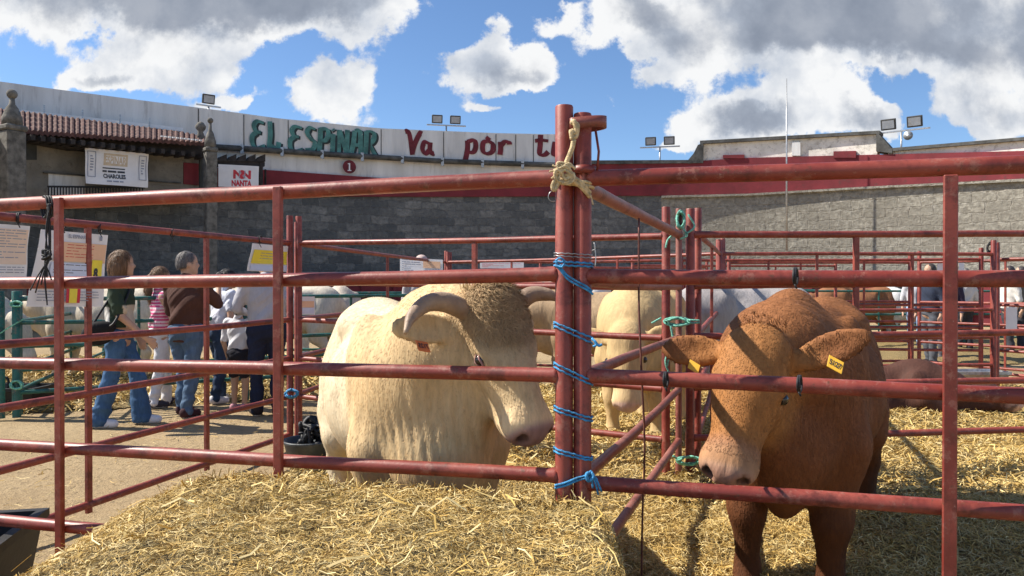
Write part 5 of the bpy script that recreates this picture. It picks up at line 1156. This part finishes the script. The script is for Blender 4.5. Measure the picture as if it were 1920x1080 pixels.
# ------------------------------------------------ people
M['skin']=coat_mat('skin',.05,.5,.0); M['cloth']=coat_mat('clothing_fabric',.06,.85,.25); M['hairm']=mat('head_hair',(.1,.06,.03),.5,.3,60,.6,90,col=True,stretch=(1,1,.2))
M['denim']=coat_mat('denim',.16,.85,.35)
SK=(.52,.32,.22)
def colarr(n,c): return np.tile(np.array(c),(n,1))
def person(label,x,y,heading,H,shirt,pants,shoes,haircol,hair='short',sleeve=.5,skin=SK,arms=None,stance=(.05,-.05),heavy=1.0,turn=0,h=.013,group='visitors walking between the pens',bell=0,shirt_len=.92,shorts=False,bend=0,shirtfn=None,cap=None,z0=0.0):
    k=H/1.75; root=empty('person',(x,y,z0),label,'person',group,R(heading)); S=V3
    v=Vol((-.45,-.5,-.01),(.65,.5,1.82),h); w=heavy
    bx_=bend
    hc=np.array((.02+bx_*1.0,0,1.63-bx_*.25)); ct,st_=math.cos(R(turn)),math.sin(R(turn)); Hm=np.array([[ct,-st_,0],[st_,ct,0],[0,0,1]]); hh=lambda p: hc+Hm@np.array(p)
    def headv(v):
        v.ell(hh((0,0,.015)),(.098,.078,.112),Hm,.03); v.ell(hh((.028,0,-.055)),(.062,.056,.062),Hm,.03); v.ell(hh((.10,0,-.02)),(.022,.014,.024),Hm,.014); v.ell(hh((.088,0,-.065)),(.014,.026,.012),Hm,.012); v.ell(hh((.075,0,-.10)),(.025,.026,.02),Hm,.02)
        for s in (1,-1): v.ell(hh((-.005,s*.080,-.015)),(.024,.012,.034),Hm,.008); v.ell(hh((.088,s*.032,.012)),(.014,.02,.012),Hm,.01,'-')
    headv(v)
    v.cone((0+bx_*.8,0,1.40),hh((-.01,0,-.06)),.062,.055,.03)
    ch=(0+bx_*.5,0,1.26); v.ell(ch,(.115*w,.175*w,.20),None,.06); v.ell((bx_*.15,0,1.03),(.105*w,.145*w,.16),None,.06); v.ell((-.01,0,.92),(.125*w,.165*w,.13),None,.06)
    sh={s:(-.0+bx_*.6,s*.185*w,1.39) for s in (1,-1)}
    for s in (1,-1): v.ell(sh[s],(.06,.06,.06),None,.05)
    A=arms or {}
    ar={}
    for s in (1,-1):
        el,wr=A.get(s,((-.03,s*.25,1.10),(.06,s*.25,.86))); ar[s]=(el,wr); v.cone(sh[s],el,.052,.040,.025); v.cone(el,wr,.040,.027,.02)
        e=np.array(wr)-np.array(el); e/=np.linalg.norm(e); side=np.cross(e,(1,0,0)); side/=np.linalg.norm(side)+1e-9; fw=np.cross(side,e); p=np.array(wr)
        v.cone(p,p+e*.075,.026,.034,.015,flat=(side,.62))
        for q in range(4):
            b=p+e*.085+fw*(q-1.5)*.021; L=(.055,.072,.067,.05)[q]; v.cone(b,b+e*L*.6-side*s*.006,.0105,.0095,.004); v.cone(b+e*L*.6-side*s*.006,b+e*L-side*s*.022,.0095,.008,.004)
        v.cone(p+e*.03+fw*.03,p+e*.085+fw*.055,.013,.010,.008)
    lg={}
    for i,s in enumerate((1,-1)):
        d=stance[i]; hip=(-.01,s*.085*w,.90); kn=(.02+d*.55,s*.09*w,.49); an=(-.02+d,s*.085*w,.09); lg[s]=(hip,kn,an)
        v.cone(hip,kn,.088*w,.056,.04); v.cone(kn,an,.056,.036,.03); v.cone(an,(an[0]+.13,an[1]+s*.015,.035),.036,.030,.03)
    V_,Q=v.mesh(1); mobj('body',V_*k,Q,M['skin'],root,True,colarr(len(V_),skin))
    # trousers
    v=Vol((-.45,-.5,.02),(.5,.5,1.1),h); v.ell((-.01,0,.93),(.135*w,.178*w,.12),None,.05); v.ell((-.06,0,.90),(.09,.15*w,.11),None,.05)
    for s in (1,-1):
        hip,kn,an=lg[s]
        if shorts: v.cone(hip,((hip[0]+kn[0])/2,kn[1],.60),.105*w,.10*w,.03)
        else:
            v.cone(hip,kn,.104*w,.073+bell*.15,.03); v.cone(kn,(an[0]-.005,an[1],.07),.073+bell*.15,.062+bell,.02)
    zc=sstep(0,1,1)
    V_,Q=v.mesh(1); N=vnormals(V_,Q); V_=V_+N*((fbm(V_[:,0]*9+9,V_[:,2]*16+V_[:,1]*8+9,5,3)-.45)*.045)[:,None]; pc=colarr(len(V_),pants)
    if bell or pants[2]>pants[0]*1.5:
        fd=np.exp(-((V_[:,2]-.6)/.28)**2)[:,None]; pc=pc*(1+.5*fd*fbm(V_[:,0]*6+9,V_[:,1]*6+9,2,2)[:,None])
    mobj('trousers' if not shorts else 'shorts',V_*k,Q,M['denim'] if pants[2]>pants[0]*1.5 else M['cloth'],root,True,pc)
    # shirt
    v=Vol((-.45,-.55,.7),(.65,.55,1.6),h); v.ell(ch,(.135*w,.198*w,.215),None,.05); v.ell((bx_*.15,0,1.05),(.130*w,.175*w,.18),None,.05); zb=shirt_len; v.cone((-.0,0,1.0),(0,0,zb+.05),.14*w,.15*w,.05,flat=(np.array((1.,0,0)),.80))
    v.cone((bx_*.6,0,1.40),(bx_*.75,0,1.475),.078,.066,.03)
    for s in (1,-1):
        el,wr=ar[s]; el=np.array(el); wr=np.array(wr); sp_=np.array(sh[s])
        v.ell(sp_,(.072,.072,.070),None,.04)
        if sleeve>0:
            t=min(1,sleeve/.5); v.cone(sp_,sp_+(el-sp_)*t,.070,.058,.03)
            if sleeve>.5: v.cone(el,el+(wr-el)*(sleeve-.5)*2,.055,.040,.02)
    V_,Q=v.mesh(1); N=vnormals(V_,Q); V_=V_+N*((fbm(V_[:,0]*7+9,V_[:,2]*10+V_[:,1]*9+9,15,4)-.45)*.05)[:,None]
    V_[:,2]=np.maximum(V_[:,2],zb); V_[:,:2]*=(1+.04*(V_[:,2]<zb+.03))[:,None]
    sc=colarr(len(V_),shirt); sc=shirtfn(V_,sc) if shirtfn else sc
    mobj('shirt',V_*k,Q,M['cloth'],root,True,sc)
    # hair
    if hair!='bald':
        v=Vol(hc-.45,hc+.25,h*.8); q_=.95 if hair=='short' else 1; v.ell(hh((-.018,0,.035)),(.105*q_,.090*q_,.105*q_),Hm,.02); v.ell(hh((-.05,0,-.02)),(.07,.08,.08),Hm,.03)
        if hair=='bob': v.ell(hh((-.03,.0,-.04)),(.10,.105,.12),Hm,.03); v.ell(hh((-.06,0,-.11)),(.06,.09,.07),Hm,.03)
        if hair=='pony': v.chain([hh((-.10,0,.03)),hh((-.15,0,-.02)),hh((-.155,0,-.16)),hh((-.13,0,-.30))],[.03,.04,.042,.018],.03)
        if hair=='bun': v.ell(hh((-.12,0,.05)),(.045,.05,.045),Hm,.02)
        v.ell(hh((.10,0,-.045)),(.078,.072,.115),Hm,.012,'-'); 
        if hair=='short': v.ell(hh((0,0,-.13)),(.15,.15,.09),Hm,.02,'-')
        V_,Q=v.mesh(1); N=vnormals(V_,Q); V_=V_+N*(.006*np.sin(V_[:,1]*160+V_[:,2]*20))[:,None]*(1 if hair!='short' else .3)
        hm=mobj('hair',V_*k,Q,M['hairm'],root,True,colarr(len(V_),haircol)*(.75+.5*fbm(V_[:,1]*25+9,V_[:,0]*25+9,4,2))[:,None])
        if h<.015:
            rr=np.random.RandomState(7); nn=2600; fi=rr.randint(0,len(Q),nn); P=V_[Q[fi,0]]; NN=N[Q[fi,0]]; L=(.022 if hair=='short' else .06)*(.6+.8*rr.rand(nn,1)); D=np.tile(np.array((-.25,0,-1.)),(nn,1))+rr.randn(nn,3)*.22; D-=(D*NN).sum(1,keepdims=True)*NN; D/=np.linalg.norm(D,axis=1,keepdims=True)+1e-9
            S_=np.cross(D,NN)*.0016; e=P+D*L+NN*.006-np.array((0,0,.3))*L*.3; mv=np.concatenate([P-S_+NN*.003,P+S_+NN*.003,e],1).reshape(-1,3); i3=np.arange(nn)*3
            mobj('hair_strands',mv*k,np.stack([i3,i3+1,i3+2],1),M['hairm'],hm,False,np.repeat(np.array(haircol)*(.6+1.1*rr.rand(nn,1)),3,0))
    else:
        v=Vol(hc-.2,hc+.2,h*.8); v.ell(hh((-.03,0,.0)),(.095,.086,.07),Hm,.02); v.ell(hh((.08,0,0)),(.09,.08,.15),Hm,.012,'-'); v.ell(hh((0,0,-.11)),(.15,.15,.07),Hm,.02,'-'); V_,Q=v.mesh(1); mobj('hair',V_*k,Q,M['hairm'],root,True,colarr(len(V_),haircol))
    if cap:
        v=Vol(hc-.25,hc+.25,h*.8); v.ell(hh((0,0,.06)),(.112,.095,.085),Hm,.02); v.cone(hh((.08,0,.05)),hh((.17,0,.04)),.06,.05,.02,flat=(np.array((0,0,1.)),.25)); V_,Q=v.mesh(1); mobj('cap',V_*k,Q,M['cloth'],root,True,colarr(len(V_),cap))
    for s in (1,-1):
        an=lg[s][2]; v=Vol((an[0]-.15,an[1]-.12,-.01),(an[0]+.28,an[1]+.12,.16),h*.7); v.cone((an[0]-.01,an[1],.055),(an[0]+.14,an[1]+s*.015,.045),.056,.044,.03); v.ell((an[0]-.025,an[1],.075),(.05,.045,.05),None,.03); v.ell((an[0]+.06,an[1],-.06),(.3,.2,.055),None,.006,'-')
        V_,Q=v.mesh(1); V_[:,2]=np.maximum(V_[:,2],.003); cc=colarr(len(V_),shoes); sole=(V_[:,2]<.022)[:,None]; cc=np.where(sole,np.array((.62,.60,.57)),cc); mobj('shoe',V_*k,Q,M['cloth'],root,True,cc)
    return root,k
gx=lambda px,Y:(px-960)/F*Y
# woman in dark green shirt over a cream top, jeans, white shoes, black bag
def greenf(V_,c): 
    m=((V_[:,0]>.085)&(V_[:,2]<1.22))[:,None]; m2=((V_[:,0]<-.06)&(V_[:,2]<1.2))[:,None]; c=np.where(m2,np.array((.62,.60,.56)),c); return np.where(m,np.array((.62,.52,.38)),c)
w1,k1=person('woman in a dark green shirt and flared blue jeans with white shoes',gx(226,7.36),7.36,12,1.68,(.035,.055,.035),(.05,.115,.23),(.72,.72,.74),(.20,.105,.045),'bob',.42,arms={-1:((.05,-.20,1.12),(.27,-.16,.90)),1:((.0,.24,1.1),(.1,.24,.88))},stance=(.20,-.16),bell=.03,heavy=.95,turn=12,shirt_len=1.0,shirtfn=greenf)
mb=MB(); mb.tube(bezier([(.05,.08,1.42),(-.05,-.13,1.25),(-.16,-.24,1.02),(-.17,-.23,.97)],6),.012,6); mb.tube(bezier([(.05,.08,1.42),(.10,-.10,1.3),(.02,-.26,1.02),(-.06,-.26,.97)],6),.012,6)
o=mb.build('bag_strap',M['blackplastic'],None,True); bg_=empty('shoulder_bag',w1.location,'black shoulder bag hanging behind the hip of the woman in green','bag',None,R(12)); o.parent=bg_
v=Vol((-.4,-.42,.7),(.12,-.1,1.1),.013); v.ell((-.14,-.23,.90),(.14,.055,.10),None,.02); v.ell((-.10,-.24,.97),(.13,.05,.06),None,.03); V_,Q=v.mesh(1); mobj('bag_body',V_,Q,M['cloth'],bg_,True,colarr(len(V_),(.012,.012,.014)))
# girl in pink stripes
def stripef(V_,c): return np.where((np.sin(V_[:,2]*150)>-.1)[:,None],np.array((.62,.06,.20)),np.array((.78,.62,.66)))
person('girl in a pink striped sleeveless top and white jeans with a brown ponytail',gx(300,8.5),8.5,40,1.55,(.6,.1,.25),(.70,.69,.72),(.06,.05,.06),(.23,.12,.055),'pony',0.0,arms={-1:((.08,-.22,1.14),(.24,-.08,.98)),1:((.02,.24,1.12),(.2,.15,.98))},stance=(.12,-.08),heavy=.86,turn=-8,shirt_len=1.0,shirtfn=stripef)
# man in brown
def brownf(V_,c): return c
m1,km=person('grey haired man in a brown short sleeved shirt and jeans, seen from behind',gx(350,7.9),7.9,72,1.70,(.085,.038,.028),(.085,.14,.225),(.05,.02,.025),(.16,.14,.13),'short',.5,arms={-1:((.12,-.30,1.20),(.26,-.20,1.40)),1:((.05,.27,1.12),(.24,.20,1.05))},stance=(.06,-.10),heavy=1.12,turn=-42,shirt_len=.80,shirtfn=brownf)
person('woman in a white blouse and dark jeans with black hair, between the two men',gx(410,8.8),8.8,50,1.56,(.66,.68,.76),(.03,.05,.095),(.70,.66,.66),(.03,.025,.025),'bun',.28,arms={-1:((.02,-.24,1.1),(.22,-.12,.98)),1:((.1,.22,1.12),(.3,.1,1.1))},stance=(.10,-.08),heavy=1.0,bend=.12,shirt_len=.92)
person('small child in a loose white T-shirt and dark shorts with pink shoes',gx(447,8.25),8.25,75,1.20,(.68,.68,.72),(.02,.02,.03),(.55,.28,.32),(.035,.025,.022),'bun',.45,stance=(.02,.05),heavy=.98,shorts=True,turn=20,shirt_len=.80)
person('man in a grey long sleeved shirt and navy trousers beside the slim upright',gx(500,7.95),7.95,120,1.72,(.42,.42,.46),(.015,.02,.045),(.03,.02,.02),(.40,.36,.33),'bald',.95,arms={-1:((.16,-.26,1.14),(.34,-.06,1.2)),1:((.02,.30,1.14),(.26,.16,1.08))},stance=(.04,-.04),heavy=1.12,turn=30,shirt_len=.95)
gq='distant spectators among the pens'
person('distant spectator in dark clothes beside the lying brown cow',gx(1745,12.9),12.9,200,1.7,(.03,.04,.07),(.10,.11,.13),(.04,.03,.03),(.05,.04,.03),'short',.95,h=.018,group=gq)
person('distant spectator in a navy top left of the broad flat upright',gx(1775,13.4),13.4,230,1.66,(.04,.03,.06),(.12,.12,.14),(.04,.03,.03),(.07,.04,.03),'bob',.95,h=.018,group=gq)
person('distant spectator in pale blue jeans near the green fences',gx(1716,15.6),15.6,250,1.62,(.55,.55,.58),(.30,.42,.60),(.5,.5,.5),(.1,.06,.04),'bob',.5,h=.018,group=gq)
person('distant spectator in a pale grey top just right of the broad flat upright',gx(1808,15.0),15.0,100,1.68,(.52,.50,.49),(.04,.04,.05),(.04,.03,.03),(.2,.18,.16),'short',.6,h=.018,group=gq)
person('distant spectator in a white shirt near the picture edge',gx(1893,14.5),14.5,180,1.70,(.68,.66,.62),(.05,.05,.06),(.04,.03,.03),(.04,.03,.03),'short',.5,h=.018,group=gq)
person('distant spectator in black beside the one in the white shirt',gx(1916,15.0),15.0,160,1.70,(.02,.02,.02),(.04,.04,.05),(.03,.02,.02),(.04,.03,.03),'short',.95,h=.018,group=gq)
person('distant spectator with a pale cap behind the far poster',gx(790,11.9),11.9,90,1.80,(.45,.42,.42),(.1,.1,.12),(.04,.03,.03),(.2,.18,.16),'short',.95,h=.018,group=gq,cap=(.55,.42,.38))
person('distant spectator in white between the main post and the pale cow',gx(1122,15),15,270,1.62,(.68,.68,.70),(.1,.1,.12),(.04,.03,.03),(.06,.05,.04),'short',.5,h=.018,group=gq)
